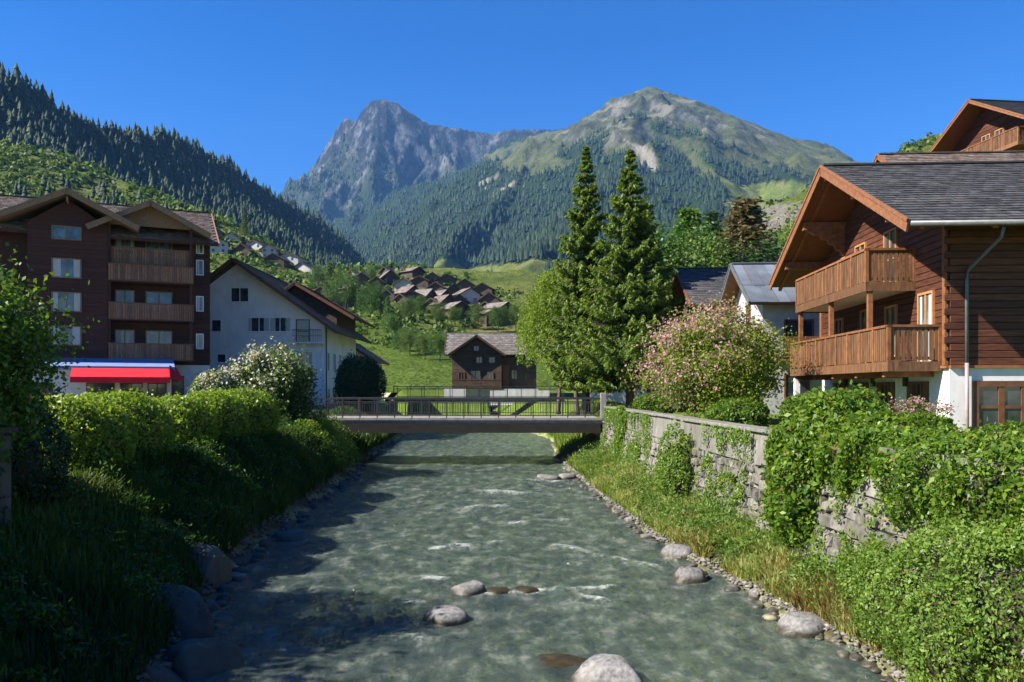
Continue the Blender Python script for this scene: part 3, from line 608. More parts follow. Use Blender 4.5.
stone_me = [rock_mesh('edge_stone', 40 + k, MT['boulder'], 2) for k in range(5)]; dstone_me = [rock_mesh('edge_stone', 60 + k, MT['darkboulder'], 2) for k in range(4)]
def shore(side, n, ya, yb, s0, s1, label, group, meshes):
    for k in range(n):
        t = (k + random.random()) / n; y = ya * (yb / ya) ** t; s = random.uniform(s0, s1) * (1 + 0.5 * t) * (1.6 if random.random() < 0.1 else 1)
        x = float(XR(y)) + random.uniform(-0.25, 0.3) if side > 0 else float(XL(y)) + random.uniform(-0.25, 0.35)
        o = link('shore_stone', random.choice(meshes)); o.location = (x, y, 0.02 + max(0, (x - float(XR(y))) * 0.3 if side > 0 else (float(XL(y)) - x) * 0.5))
        o.scale = (s, s * random.uniform(0.7, 1.5), s * random.uniform(0.45, 0.8)); o.rotation_euler = (0, 0, random.uniform(0, 6)); props(o, label, 'stone', group)
shore(1, 130, 9.5, 40, 0.06, 0.13, 'small pale stone in the line along the right water edge', 'stones lining the right water edge', stone_me)
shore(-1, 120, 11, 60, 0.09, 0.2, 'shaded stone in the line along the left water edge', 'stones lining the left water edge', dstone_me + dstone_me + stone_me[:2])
def pebbles(name, label, P, sz, mat):
    bm = bmesh.new(); bmesh.ops.create_icosphere(bm, subdivisions=1, radius=1.0); v0 = np.array([v.co[:] for v in bm.verts]); f0 = np.array([[v.index for v in f.verts] for f in bm.faces]); bm.free()
    n = len(P); jit = 1 + rng.uniform(-0.22, 0.22, (n, len(v0), 1)); a = rng.uniform(0, 6.28, n); ca, sa = np.cos(a)[:, None], np.sin(a)[:, None]
    S_ = np.stack([sz * rng.uniform(0.8, 1.4, n), sz * rng.uniform(0.6, 1.0, n), sz * rng.uniform(0.4, 0.7, n)], -1)[:, None, :]; q = v0[None] * jit * S_
    q = np.stack([q[..., 0] * ca - q[..., 1] * sa, q[..., 0] * sa + q[..., 1] * ca, q[..., 2]], -1) + P[:, None, :]
    F_ = (f0[None] + np.arange(n)[:, None, None] * len(v0)).reshape(-1, 3)
    return props(link(name, npmesh(name, q.reshape(-1, 3), F_, mat, tint=np.repeat(rng.uniform(0, 1, n), len(f0)), smooth=True)), label, 'gravel', kind='stuff')
MT['gravel'] = surf('shore_gravel', (0.07, 0.065, 0.055), (0.2, 0.185, 0.16), 8, (1, 1, 1), 0.9, 0.4, 0.02, tint=0.45)
MT['cobble'] = surf('bed_cobble', (0.09, 0.08, 0.05), (0.3, 0.26, 0.17), 5, (1, 1, 1), 0.85, 0.4, 0.02, tint=0.55)
n = 2600; y = 9 * (42 / 9) ** rng.uniform(0, 1, n); x = XR(y) + rng.normal(0.08, 0.16, n); pebbles('shore_gravel', 'pale gravel along the right water edge', np.stack([x, y, H_near(x, y) + 0.02], -1), 0.02 + 0.05 * rng.uniform(0, 1, n) ** 2 * (y / 15) ** 0.5, MT['gravel'])
n = 1200; y = 10 * (60 / 10) ** rng.uniform(0, 1, n); x = XL(y) - rng.normal(0.05, 0.18, n); pebbles('shore_gravel', 'shaded gravel along the left water edge', np.stack([x, y, H_near(x, y) + 0.02], -1), 0.03 + 0.07 * rng.uniform(0, 1, n) ** 2, MT['darkboulder'])
n = 2200; y = 8.5 * (40 / 8.5) ** rng.uniform(0, 1, n); t = rng.uniform(0.02, 0.98, n); x = XL(y) + (XR(y) - XL(y)) * t; pebbles('bed_cobbles', 'cobbles on the river bed seen through the water', np.stack([x, y, H_near(x, y) + 0.02], -1), 0.06 + 0.2 * rng.uniform(0, 1, n) ** 2.2, MT['cobble'])

# ================================================================ retaining wall on the right bank
RW = thing('retaining_wall', 'long sunlit stone retaining wall with rendered parapet along the right bank', 'wall')
WY0, WY1 = -2.0, 41.4
def wall_x(y, z): return float(XW(y)) - 0.16 * (2.25 - min(z, 2.25))      # battered lower face
mb = MB(); yy = np.linspace(WY0, WY1, 36)
for a, b in zip(yy[:-1], yy[1:]):
    mb.hexa([(wall_x(a, 0) + 0.06, a, 0.0), (float(XW(a)) + 0.5, a, 0.0), (float(XW(b)) + 0.5, b, 0.0), (wall_x(b, 0) + 0.06, b, 0.0),
             (float(XW(a)) + 0.06, a, 2.22), (float(XW(a)) + 0.5, a, 2.22), (float(XW(b)) + 0.5, b, 2.22), (float(XW(b)) + 0.06, b, 2.22)])
mb.build('mortar_core', MT['mortar'], RW)
stone_vars = []
for k in range(10):
    bm = bmesh.new(); bmesh.ops.create_cube(bm, size=1.0); bmesh.ops.bevel(bm, geom=list(bm.edges), offset=0.13, segments=1, affect='EDGES')
    for v in bm.verts:
        v.co.x += random.uniform(-0.16, 0.16); v.co.y += random.uniform(-0.08, 0.08); v.co.z += random.uniform(-0.11, 0.11)
    me = bpy.data.meshes.new('stone'); bm.to_mesh(me); bm.free(); me.materials.append(MT['stone']); stone_vars.append(me)
V3_ = Vector; far_stones = MB()
zc = [0.2, 0.5, 0.82, 1.13, 1.43, 1.72, 1.97, 2.2]; ns = 0
for za, zb_ in zip(zc[:-1], zc[1:]):
    y = 6.5 + random.uniform(0, 0.5)
    while y < WY1 - 0.2:
        L = random.uniform(0.26, 0.72) * (1.15 if zb_ - za > 0.3 else 0.95); L = min(L, WY1 - y)
        zm = (za + zb_) / 2 + random.uniform(-0.05, 0.05)
        me = random.choice(stone_vars); loc = V3_((wall_x(y + L / 2, zm) + 0.09, y + L / 2, zm)); sc = (random.uniform(0.22, 0.34), L - 0.03, (zb_ - za) * random.uniform(0.78, 1.05))
        rot = (random.uniform(-0.13, 0.13), 0.08, 0.0397 + random.uniform(-0.04, 0.04))
        if 9.5 < y < 26:
            o = link('stone', me, RW); o.location = loc; o.scale = sc; o.rotation_euler = rot; ns += 1
        else:                                                # far and out-of-frame stones: too small to pick apart, one part
            mtx = Matrix.LocRotScale(loc, Euler(rot), V3_(sc)); far_stones.add([mtx @ v.co for v in me.vertices], [tuple(p.vertices) for p in me.polygons])
        y += L
props(far_stones.build('far_stones', MT['stone'], RW), kind='stuff')
y = WY0
while y < WY1 - 0.01:                                       # rendered parapet panels and coping slabs
    L = min(random.uniform(1.5, 2.3), WY1 - y)
    mb = MB(); mb.hexa([(float(XW(y)) - 0.02, y + 0.012, 2.2), (float(XW(y)) + 0.42, y + 0.012, 2.2), (float(XW(y + L)) + 0.42, y + L - 0.012, 2.2), (float(XW(y + L)) - 0.02, y + L - 0.012, 2.2),
             (float(XW(y)) + 0.02, y + 0.012, 2.97), (float(XW(y)) + 0.4, y + 0.012, 2.97), (float(XW(y + L)) + 0.4, y + L - 0.012, 2.97), (float(XW(y + L)) + 0.02, y + L - 0.012, 2.97)])
    mb.build('parapet_panel', MT['parapet'], RW, bevel=0.012)
    d = random.uniform(-0.01, 0.015)
    mb = MB(); mb.hexa([(float(XW(y)) - 0.07, y + 0.006, 2.972 + d), (float(XW(y)) + 0.47, y + 0.006, 2.972 + d), (float(XW(y + L)) + 0.47, y + L - 0.006, 2.972 + d), (float(XW(y + L)) - 0.07, y + L - 0.006, 2.972 + d),
             (float(XW(y)) - 0.07, y + 0.006, 3.06 + d), (float(XW(y)) + 0.47, y + 0.006, 3.06 + d), (float(XW(y + L)) + 0.47, y + L - 0.006, 3.06 + d), (float(XW(y + L)) - 0.07, y + L - 0.006, 3.06 + d)])
    mb.build('coping_slab', MT['parapet'], RW, bevel=0.015); y += L

# ================================================================ bridges
def bridge(name, label, x0, x1, y0, y1, zt, zb, rail, sp, full=True):
    T = thing(name, label, 'bridge', ((x0 + x1) / 2, y0, 0)); h = (x1 - x0) / 2; w = y1 - y0
    MB().box(-h, h, 0.06, w - 0.06, zt - 0.3, zt - 0.06).build('deck', MT['concrete'], T)
    for yy_ in (0.0, w - 0.3):
        MB().box(-h, h, yy_, yy_ + 0.3, zb, zt - 0.302).build('girder', MT['girder'], T)
    n = max(2, int(round(2 * h / sp))); st = 2 * h / n
    for yy_ in (-0.04, w - 0.21):
        for k in range(n if full else 1):
            a = -h + (k * st if full else 0); b = a + (st if full else 2 * h)
            MB().box(a + 0.008, b - 0.008, yy_, yy_ + 0.25, zt - 0.12, zt + 0.02).build('kerb_slab', MT['concrete'], T, bevel=0.012)
    for yy_ in (0.08, w - 0.08):
        for z, r in ((rail, 0.035), (rail - 0.22, 0.02), (0.14, 0.02)):
            MB().box(-h, h, yy_ - r, yy_ + r, zt + z - r, zt + z + r).build('rail', MT['steel'], T)
        for k in range(n + 1):
            x = -h + k * st; x = min(max(x, -h + 0.03), h - 0.03)
            MB().box(x - 0.028, x + 0.028, yy_ - 0.03, yy_ + 0.03, zt + 0.0, zt + rail + 0.0).build('post', MT['steel'], T)
        mb = MB(); m = int(2 * h / 0.13)
        for k in range(m):
            x = -h + (k + 0.5) * 2 * h / m; mb.box(x - 0.011, x + 0.011, yy_ - 0.011, yy_ + 0.011, zt + 0.14, zt + rail - 0.22)
        props(mb.build('balusters', MT['steel'], T), kind='stuff')
    for x in (-h - 0.5, h - 0.1):
        MB().box(x, x + 0.6, 0.0, w, -0.3, zt - 0.32).build('abutment', MT['mortar'], T)
    return T
b1 = bridge('footbridge', 'low footbridge with dark steel railing across the river', -10.6, 4.7, 41.5, 46.0, 2.44, 1.67, 1.0, 0.92)
MB().box(7.55, 7.85, -0.02, 0.28, 2.3, 3.75).build('end_post', MT['concrete'], b1, bevel=0.02)
bridge('footbridge', 'farther footbridge with dark railing in front of the old dark chalet', -12.5, 5.5, 84, 87, 2.95, 2.5, 1.2, 1.5, False)

# ================================================================ buildings
V3 = Vector
def slates(A, B, e, drop, size, lift=0.022, thick=0.014):
    """one slope's slates: A->B along the ridge, e = horizontal vector ridge->eave, drop in z. returns verts, quads, tint"""
    A = np.array(A); B = np.array(B); ex = np.array(e) ; dn = np.array([ex[0], ex[1], -drop]); Ls = np.linalg.norm(dn); dn = dn / Ls
    al = B - A; La = np.linalg.norm(al); al = al / La; nn = np.cross(al, dn); nn = nn / np.linalg.norm(nn)
    if nn[2] < 0: nn = -nn
    w, hh = size; rows = max(1, int(round(Ls / hh))); hh = Ls / rows; cols = max(1, int(round(La / w))); w = La / cols
    Vv = []; Tt = []
    rr, cc = np.meshgrid(np.arange(rows), np.arange(cols), indexing='ij'); rr = rr.ravel(); cc = cc.ravel()
    off = (rr % 2) * 0.5 * w
    u0 = np.clip(cc * w - off, 0, La); u1 = np.clip(u0 + w * rng.uniform(0.92, 0.99, len(rr)), 0, La)
    s0 = rr * hh; s1 = np.minimum(s0 + hh * rng.uniform(1.12, 1.25, len(rr)), Ls + 0.03)
    jl = lift + thick * rng.uniform(0.8, 1.6, len(rr))
    def P(u, s, l): return A + al * u[:, None] + dn * s[:, None] + nn * l[:, None]
    z0 = np.full(len(rr), lift * 0.3)
    a, b_, cq, d = P(u0, s0, z0), P(u1, s0, z0), P(u1, s1, jl), P(u0, s1, jl)
    e0, e1 = P(u0, s1, jl - thick), P(u1, s1, jl - thick)
    Vv = np.stack([a, b_, cq, d, e0, e1], 1).reshape(-1, 3); i = np.arange(len(rr))[:, None] * 6
    Fq = np.concatenate([i + np.array([[0, 1, 2, 3]]), i + np.array([[3, 2, 5, 4]])], 0)
    t_ = rng.uniform(0, 1, len(rr)); return Vv, Fq, np.concatenate([t_, t_])
def gable_roof(T, A, B, e, dropL, dropR=None, wR=None, thick=0.16, deck='soffit', cover='slate', size=(0.3, 0.24), barge='barge', bh=0.24, ends=(1, 1), gutter=None, name='roof'):
    """ridge A->B (local points), e = horizontal unit vector * half width towards the first eave"""
    A = V3(A); B = V3(B); e = V3(e); al = (B - A).normalized(); dropR = dropL if dropR is None else dropR; eR = -e if wR is None else -e.normalized() * wR
    up = V3((0, 0, 1)); first = None
    for ee, dr in ((e, dropL), (eR, dropR)):
        dn = V3((ee.x, ee.y, -dr)); n = al.cross(dn).normalized()
        if n.z < 0: n = -n
        P = [A, B, B + dn, A + dn]; o = MB().hexa([p - n * thick for p in P] + P).build(name + '_slope', MT[deck], T)
        vv, ff, ti = slates(A, B, ee, dr, size)
        props(link('slates', npmesh('slates', vv, ff, MT[cover], tint=ti), o), kind='stuff')
        for fl, Q, sgn in ((ends[0], A, -1), (ends[1], B, 1)):
            if not fl: continue
            q0 = Q + al * (0.05 * sgn) - n * (bh / 2 - 0.05); q1 = q0 + dn * 1.005
            MB().beam(q0, q1, 0.06, bh, n).build('bargeboard', MT[barge], o)
            q0 = q0 + al * 0.035 * sgn + n * (bh / 2 - 0.03); MB().beam(q0, q0 + dn * 1.005, 0.05, 0.09, n).build('barge_strip', MT[barge], o)
        if gutter:
            g0 = A + dn - n * 0.06 + dn.normalized() * 0.05; g1 = B + dn - n * 0.06 + dn.normalized() * 0.05
            MB().tube([g0, g1], 0.075, 8).build('gutter', MT[gutter], o, smooth=True)
    MB().beam(A + up * 0.05, B + up * 0.05, 0.26, 0.06).build('ridge_cap', MT[cover], T)
def basis(kind, W, L):
    if kind == 'front': return (V3((0, 0, 0)), V3((0, 1, 0)), V3((-1, 0, 0)))
    if kind == 'near': return (V3((0, 0, 0)), V3((1, 0, 0)), V3((0, -1, 0)))
    if kind == 'far': return (V3((0, W, 0)), V3((1, 0, 0)), V3((0, 1, 0)))
    if kind == 'back': return (V3((L, 0, 0)), V3((0, 1, 0)), V3((1, 0, 0)))
def window(T, B, u0, u1, z0, z1, frame='trim', glass='glass', nx=2, nz=1, sill=None, shutters=None, fr=0.07, curtain=False, name='window', lift=0.0):
    mb = MB(); d = 0.07 + lift
    mb.wbox(B, u0, u0 + fr, z0, z1, lift, d).wbox(B, u1 - fr, u1, z0, z1, lift, d).wbox(B, u0 + fr, u1 - fr, z0, z0 + fr, lift, d).wbox(B, u0 + fr, u1 - fr, z1 - fr, z1, lift, d)
    iw = (u1 - u0 - 2 * fr) / nx; ih = (z1 - z0 - 2 * fr) / nz; b2 = fr * 0.5
    for k in range(1, nx): mb.wbox(B, u0 + fr + k * iw - b2, u0 + fr + k * iw + b2, z0 + fr, z1 - fr, lift, d - 0.012)
    for k in range(1, nz): mb.wbox(B, u0 + fr, u1 - fr, z0 + fr + k * ih - b2 * 0.6, z0 + fr + k * ih + b2 * 0.6, lift, d - 0.02)
    w = mb.build(name, MT[frame], T)
    for k in range(nx):
        MB().wbox(B, u0 + fr + k * iw, u0 + fr + (k + 1) * iw, z0 + fr, z1 - fr, lift + 0.002, lift + 0.022).build('pane', MT[glass], w)
        if curtain:
            a = u0 + fr + k * iw + b2; ww = iw * random.uniform(0.25, 0.55); a = a if k % 2 == 0 else a + iw - ww - 2 * b2
            MB().wbox(B, a, a + ww, z0 + fr, z1 - fr, lift + 0.022, lift + 0.026).build('curtain', MT['curtain'], w)
    if sill: MB().wbox(B, u0 - 0.08, u1 + 0.08, z0 - 0.07, z0 - 0.002, 0, d + 0.07).build('sill', MT[sill], w)
    if shutters:
        sw = (u1 - u0) / 2
        for a in (u0 - sw - 0.02, u1 + 0.02): MB().wbox(B, a, a + sw, z0, z1, lift + 0.004, lift + 0.045).build('shutter', MT[shutters], w)
    return w
def gable_body(T, W_, L, z0, ze, zr, yr, mat, name='wall', x0=0.0):
    P = [V3((x0, 0, z0)), V3((x0, W_, z0)), V3((x0, W_, ze)), V3((x0, yr, zr)), V3((x0, 0, ze))]
    return MB().prism(P, (L - x0, 0, 0)).build(name, MT[mat], T)
def planks(T, B, fn, z0, z1, h, mat, th=0.05, parent=None, stagger=0.0):
    """horizontal boards on a wall; fn(z) -> (u0, u1)"""
    z = z0; k = 0
    while z < z1 - 0.04:
        hh = min(h, z1 - z); a, b = fn(z + hh)
        if b - a > 0.15:
            s = stagger * (k % 2); MB().wbox(B, a - s, b, z + 0.006, z + hh - 0.006, 0.004, th).build('plank', MT[mat], parent or T, bevel=0.012)
        z += hh; k += 1

# ---------- the big chalet on the right
CH = thing('chalet', 'large brown timber chalet with two wooden balconies on a white ground floor', 'house', (12.3, 22.5, 2.7), math.atan2(-0.0588, 1))
Wc, Lc, RY, RZ, EZ = 10.9, 15.0, 5.6, 9.1, 5.75
rz_at = lambda y: RZ - 0.478 * abs(y - RY)
MB().box(0, Lc, 0, Wc, -0.6, 1.93).build('ground_floor', MT['plaster'], CH)
gable_body(CH, Wc - 0.02, Lc, 1.93, rz_at(0) - 0.22, RZ - 0.22, RY, 'wood', 'upper_wall', 0.02)
Bf = basis('front', Wc, Lc); Bn = basis('near', Wc, Lc)
uw = [o for o in CH.children if o.name.startswith('upper_wall')][0]
planks(CH, Bf, lambda z: (max(0, RY - (RZ - 0.24 - z) / 0.478), min(Wc, RY + (RZ - 0.24 - z) / 0.478)), 1.94, 8.7, 0.2, 'wood', parent=uw)
planks(CH, Bn, lambda z: (0, Lc), 1.94, rz_at(0) - 0.22, 0.2, 'wood', parent=uw, stagger=0.16)
for u in (0.02, Wc - 0.2): MB().wbox(Bf, u, u + 0.18, 1.94, rz_at(0.1) - 0.24, 0.052, 0.11).build('corner_board', MT['wood_beam'], uw)
MB().wbox(Bn, 0.0, Lc, 1.86, 1.94, 0.0, 0.09).build('sill_beam', MT['wood_beam'], CH)
MB().wbox(Bf, 0.0, Wc, 1.86, 1.94, 0.0, 0.09).build('sill_beam', MT['wood_beam'], CH)
gable_roof(CH, (-1.69, RY, RZ), (Lc + 1.5, RY, RZ), (0, -(RY + 1.45), 0), 0.478 * (RY + 1.45), 0.478 * (12.4 - RY), 12.4 - RY, thick=0.17, size=(0.34, 0.3), bh=0.34, gutter='zinc')
# purlins with carved ends under the overhang
for yy_ in (RY, RY - 2.6, RY + 2.6, RY - 5.3, RY + 5.0):
    zt = rz_at(yy_) - 0.2
    p = MB().box(-1.6, 0.3, yy_ - 0.11, yy_ + 0.11, zt - 0.3, zt).build('purlin', MT['wood_beam'], CH)
    prof = [(-1.45, zt - 0.31), (0.0, zt - 0.31), (0.0, zt - 1.25), (-0.12, zt - 1.3), (-0.2, zt - 1.1), (-0.36, zt - 1.05), (-0.42, zt - 0.88), (-0.62, zt - 0.84), (-0.68, zt - 0.68), (-0.9, zt - 0.66), (-0.96, zt - 0.5), (-1.2, zt - 0.49)]
    if abs(yy_ - RY) < 4: MB().prism([V3((x, yy_ - 0.09, z)) for x, z in prof], (0, 0.18, 0)).build('bracket', MT['wood_beam'], p)
for k in range(9):
    for sgn in (-1, 1):
        x = -1.3 + k * 1.9; a = V3((x, RY, RZ - 0.21)); b = V3((x, RY + sgn * 6.9, RZ - 0.21 - 0.478 * 6.9))
        MB().beam(a, b, 0.12, 0.12).build('rafter', MT['wood_beam'], CH)
def balcony(T, x0, y0, y1, zf, rail, npan, mat='wood_v', sw=0.15, end0=True, end1=True, name='balcony'):
    b = MB().box(x0, -0.05, y0, y1, zf - 0.16, zf).build(name, MT['wood_beam'], T)
    MB().box(x0 - 0.05, x0, y0 - 0.05, y1 + 0.05, zf - 0.22, zf + 0.06).build('fascia_board', MT[mat], b)
    for yy_, s in ((y0, -1), (y1, 1)): MB().box(x0, -0.06, yy_ - 0.05 if s < 0 else yy_, yy_ if s < 0 else yy_ + 0.05, zf - 0.22, zf + 0.06).build('fascia_board', MT[mat], b)
    segs = [((x0, y0), (x0, y1), npan)]
    if end0: segs.append(((x0, y0), (-0.08, y0), 1))
    if end1: segs.append(((x0, y1), (-0.08, y1), 1))
    for (ax, ay), (bx_, by), n in segs:
        A = V3((ax, ay, 0)); Bv = V3((bx_, by, 0)); d = (Bv - A); L = d.length; d.normalize()
        Bs = (A, d, V3((-1, 0, 0)) if abs(d.y) > 0.5 else V3((0, -1 if ay == y0 else 1, 0)))
        MB().wbox(Bs, -0.06, L + 0.06, zf + rail - 0.07, zf + rail, -0.09, 0.06).build('handrail', MT['wood_beam'], b)
        MB().wbox(Bs, 0, L, zf + 0.12, zf + 0.2, -0.05, 0.0).build('lower_rail', MT[mat], b)
        MB().wbox(Bs, 0, L, zf + rail - 0.2, zf + rail - 0.075, -0.05, 0.0).build('upper_rail', MT[mat], b)
        for k in range(n + 1):
            u = L * k / n; MB().wbox(Bs, u - 0.045, u + 0.045, zf + 0.06, zf + rail - 0.072, -0.03, 0.055).build('baluster_post', MT['wood_beam'], b)
        m = int(L / sw); w = L / m
        for k in range(m):
            MB().wbox(Bs, k * w + 0.02, (k + 1) * w - 0.02, zf + 0.09, zf + rail - 0.09, 0.002, 0.024).build('slat', MT[mat], b)
    return b
balcony(CH, -1.5, 0.4, 10.0, 2.0, 1.12, 9)
balcony(CH, -1.5, 2.05, 9.25, 4.5, 1.1, 6)
MB().box(-1.48, -0.06, 2.1, 9.2, 4.325, 4.337).build('balcony_soffit', MT['whitepaint'], CH)
for yy_ in (2.1, 5.6, 9.15): MB().box(-1.46, -1.32, yy_ - 0.07, yy_ + 0.07, 2.0, 4.34).build('balcony_post', MT['wood_beam'], CH)
MB().box(-1.45, -1.25, 9.72, 9.92, -0.6, 1.84).build('white_post', MT['whitepaint'], CH)
for yy_ in (1.0, 3.2, 5.4, 7.6, 9.6): MB().box(-1.42, -0.02, yy_ - 0.08, yy_ + 0.08, 1.62, 1.84).build('joist', MT['wood_beam'], CH)
window(CH, Bf, 0.75, 1.75, 2.02, 4.15, 'honey', 'glass_pale', 2, 1, lift=0.052, curtain=True)
for u0, u1, z0, z1 in ((3.3, 4.2, 2.3, 4.0), (5.4, 6.4, 2.02, 4.1), (8.2, 9.1, 2.3, 4.0), (3.3, 4.3, 4.55, 6.5), (5.9, 6.9, 4.55, 6.5), (7.9, 8.7, 4.9, 6.3)):
    window(CH, Bf, u0, u1, z0, z1, 'honey', 'glass', 2, 2, lift=0.052)
for u0, u1 in ((1.6, 2.3), (4.0, 4.7), (6.2, 6.9), (8.4, 9.1)):
    window(CH, Bf, u0, u1, -0.1, 1.5, 'trim', 'glass', 2, 1, shutters='trim')
window(CH, Bn, 0.62, 3.4, 0.05, 1.5, 'trim', 'glass', 4, 2, fr=0.16)
window(CH, Bn, 4.2, 6.4, 0.05, 1.5, 'trim', 'glass', 3, 2, fr=0.16)
MB().wbox(Bn, 0.62, 3.4, -0.55, 0.04, 0.004, 0.06).build('window_panel', MT['barge'], CH)
MB().tube([(0.75, -1.38, 5.55), (0.72, -1.3, 5.3), (0.44, -0.14, 4.6), (0.42, -0.12, 4.3), (0.42, -0.12, 2.0)], 0.05, 8).build('downpipe', MT['zinc'], CH, smooth=True)
MB().tube([(0.42, -0.12, 2.0), (0.42, -0.12, -0.6)], 0.055, 8).build('lower_downpipe', MT['pinkpipe'], CH, smooth=True)
for yy_ in (2.6, 5.2, 7.9):
    MB().box(-0.12, -0.02, yy_, yy_ + 0.2, 1.35, 1.65).build('wall_lamp', MT['steel'], CH)

# ---------- generic smaller houses
def house(name, label, loc, rotz, W_, L, he, hr, wall, cover, over=0.9, base=None, base_h=0, size=(0.35, 0.3), barge='trim', yr=None, deck='soffit', wins=(), cat='house', group=None, planked=0, frame='whitepaint', foot=1.5):
    T = thing(name, label, cat, loc, rotz, group); yr = W_ / 2 if yr is None else yr
    if base: MB().box(-0.03, L + 0.03, -0.03, W_ + 0.03, -foot, base_h).build('ground_floor', MT[base], T)
    b = gable_body(T, W_, L, base_h if base else -foot, he, hr, yr, wall)
    s1 = (hr - he) / yr; s2 = (hr - he) / (W_ - yr)
    gable_roof(T, (-over, yr, hr + 0.2), (L + over, yr, hr + 0.2), (0, -(yr + over), 0), s1 * (yr + over), s2 * (W_ - yr + over), W_ - yr + over, thick=0.14, deck=deck, cover=cover, size=size, barge=barge, bh=0.24)
    if planked:
        f = lambda z: ((0, W_) if z <= he else (yr - (hr - 0.05 - z) / s1, yr + (hr - 0.05 - z) / s2))
        planks(T, basis('front', W_, L), f, (base_h if base else 0) + 0.01, hr - 0.1, planked, wall, 0.04, parent=b)
    for w in wins:
        side, u0, u1, z0, z1 = w[:5]; kw = w[5] if len(w) > 5 else {}
        window(T, basis(side, W_, L), u0, u1, z0, z1, **{**dict(frame=frame, glass='glass', nx=2, sill=None, lift=0.042 if (planked and side == 'front') else 0.0), **kw})
    return T
RA = math.atan2(-0.0588, 1)
# brown-roofed chalet behind the big one, and the one high above it
house('chalet', 'brown-roofed chalet whose roof shows just above the big slate roof', (20.3, 37.5, 4.5), RA, 10, 13, 8.6, 11.7, 'wood', 'tile', 1.1, wins=[('front', 2, 3, 6, 7.2), ('front', 6, 7, 6, 7.2)], barge='barge', planked=0.22)
HB = house('chalet', 'topmost dark chalet on the right with a long reddish balcony', (36.5, 55.0, 9.5), math.atan2(0.117, 1), 10.5, 13, 13.0, 15.9, 'wood', 'slate', 1.6, wins=[('front', 3.6, 4.5, 12.1, 13.6, dict(frame='honey')), ('front', 5.0, 5.9, 12.1, 13.6, dict(frame='honey')), ('front', 7.2, 8.2, 9.2, 10.6, dict(frame='honey'))], barge='barge', planked=0.24, foot=6)
balcony(HB, -1.6, 0.3, 9.2, 11.5, 1.05, 7)
# zinc-roofed house and old brown-roofed house left of the chalet
HD = house('house', 'pale grey house with a blue-grey zinc roof beside the big chalet', (12.1, 38.6, 2.7), RA, 6.8, 12, 5.6, 7.6, 'greyplaster', 'metalroof', 0.75, size=(0.55, 2.0), barge='zinc', frame='trim',
     wins=[('near', 1.0, 2.4, 3.6, 4.6), ('near', 3.4, 4.8, 3.6, 4.6), ('front', 2.4, 3.2, 4.4, 5.6), ('near', 1.0, 2.2, 0.8, 2.0), ('near', 3.2, 4.4, 0.8, 2.0)])
hdb = MB().box(0.6, 6.0, -1.3, 0.0, 2.55, 2.75).build('balcony', MT['trim'], HD); MB().box(0.6, 6.0, -1.34, -1.28, 2.76, 3.7).build('balcony_front', MT['trim'], hdb)
house('house', 'old wooden house with a dark slate roof between the spruces and the zinc roof', (11.0, 45.6, 2.9), RA, 9.6, 10, 6.0, 8.4, 'oldwood', 'slate', 0.9, barge='trim', planked=0.24, frame='trim', wins=[('front', 2, 2.8, 4, 5), ('front', 4.5, 5.3, 4, 5), ('near', 2, 3, 3, 4.2)])
house('cottage', 'low white cottage half hidden behind the spruce trunks', (13.6, 64.0, 2.8), R(84), 7.5, 7, 3.2, 5.0, 'plaster', 'greyroof', 0.6, wins=[('front', 1.2, 2.1, 0.9, 2.1), ('front', 4.8, 5.7, 0.9, 2.1)])

# ---------- white house on the left
HW = house('house', 'tall white plastered house with dark eaves beside the brown apartment block', (-16.4, 70.0, 2.6), R(90), 14.6, 14, 7.0, 12.3, 'plaster_old', 'tile', 1.4, yr=7.6, barge='trim', deck='oldwood', frame='whitepaint', foot=1,
     wins=[('front', 6.6, 8.2, 8.9, 10.2, dict(sill='plaster_old')), ('front', 2.9, 6.7, 6.3, 7.6, dict(nx=4, sill='plaster_old', curtain=True)), ('front', 5.0, 6.9, 3.0, 4.6, dict(sill='plaster_old', curtain=True)), ('front', 2.8, 4.2, 3.4, 4.6, dict(nx=1)),
           ('front', 1.0, 2.2, 3.2, 4.6, dict(curtain=True)), ('front', 4.6, 6.4, 0.2, 1.8, dict(curtain=True)), ('front', 1.2, 2.6, 0.2, 1.8), ('front', 10.6, 11.6, 6.3, 7.4), ('front', 10.4, 11.6, 3.2, 4.6, dict(curtain=True)), ('near', 5.4, 6.6, -0.6, 1.4), ('near', 8.0, 9.2, -0.6, 1.4), ('near', 10.2, 11.2, 2.9, 4.6), ('front', 9.0, 9.9, 6.3, 7.4, dict(nx=1)), ('front', 8.6, 9.4, 3.6, 4.4, dict(nx=1)), ('near', 1.0, 1.7, 2.9, 4.6, dict(nx=1)), ('near', 3.2, 4.3, 2.9, 4.6), ('near', 5.6, 6.7, 2.9, 4.6), ('near', 1.0, 2.0, -0.4, 1.4), ('near', 3.0, 4.2, -0.6, 1.4), ('near', 8, 9, 2.9, 4.6)])
MB().box(-0.07, -0.032, 0, 14.6, 5.1, 5.25).build('string_course', MT['plaster_old'], HW)
MB().box(-0.9, 0, 0.1, 2.6, 5.25, 5.4).build('balcony_floor', MT['plaster_old'], HW)
mb = MB(); mb.box(-0.9, -0.86, 0.1, 2.6, 6.4, 6.46).box(-0.9, -0.86, 0.1, 2.6, 5.9, 5.93)
for k in range(17): mb.box(-0.89, -0.87, 0.1 + k * 0.15, 0.12 + k * 0.15, 5.4, 6.4)
mb.build('balcony_rail', MT['steel'], HW)
window(HW, basis('front', 13.6, 13), 1.3, 2.5, 5.4, 7.4, 'trim', 'glass', 1, 1)
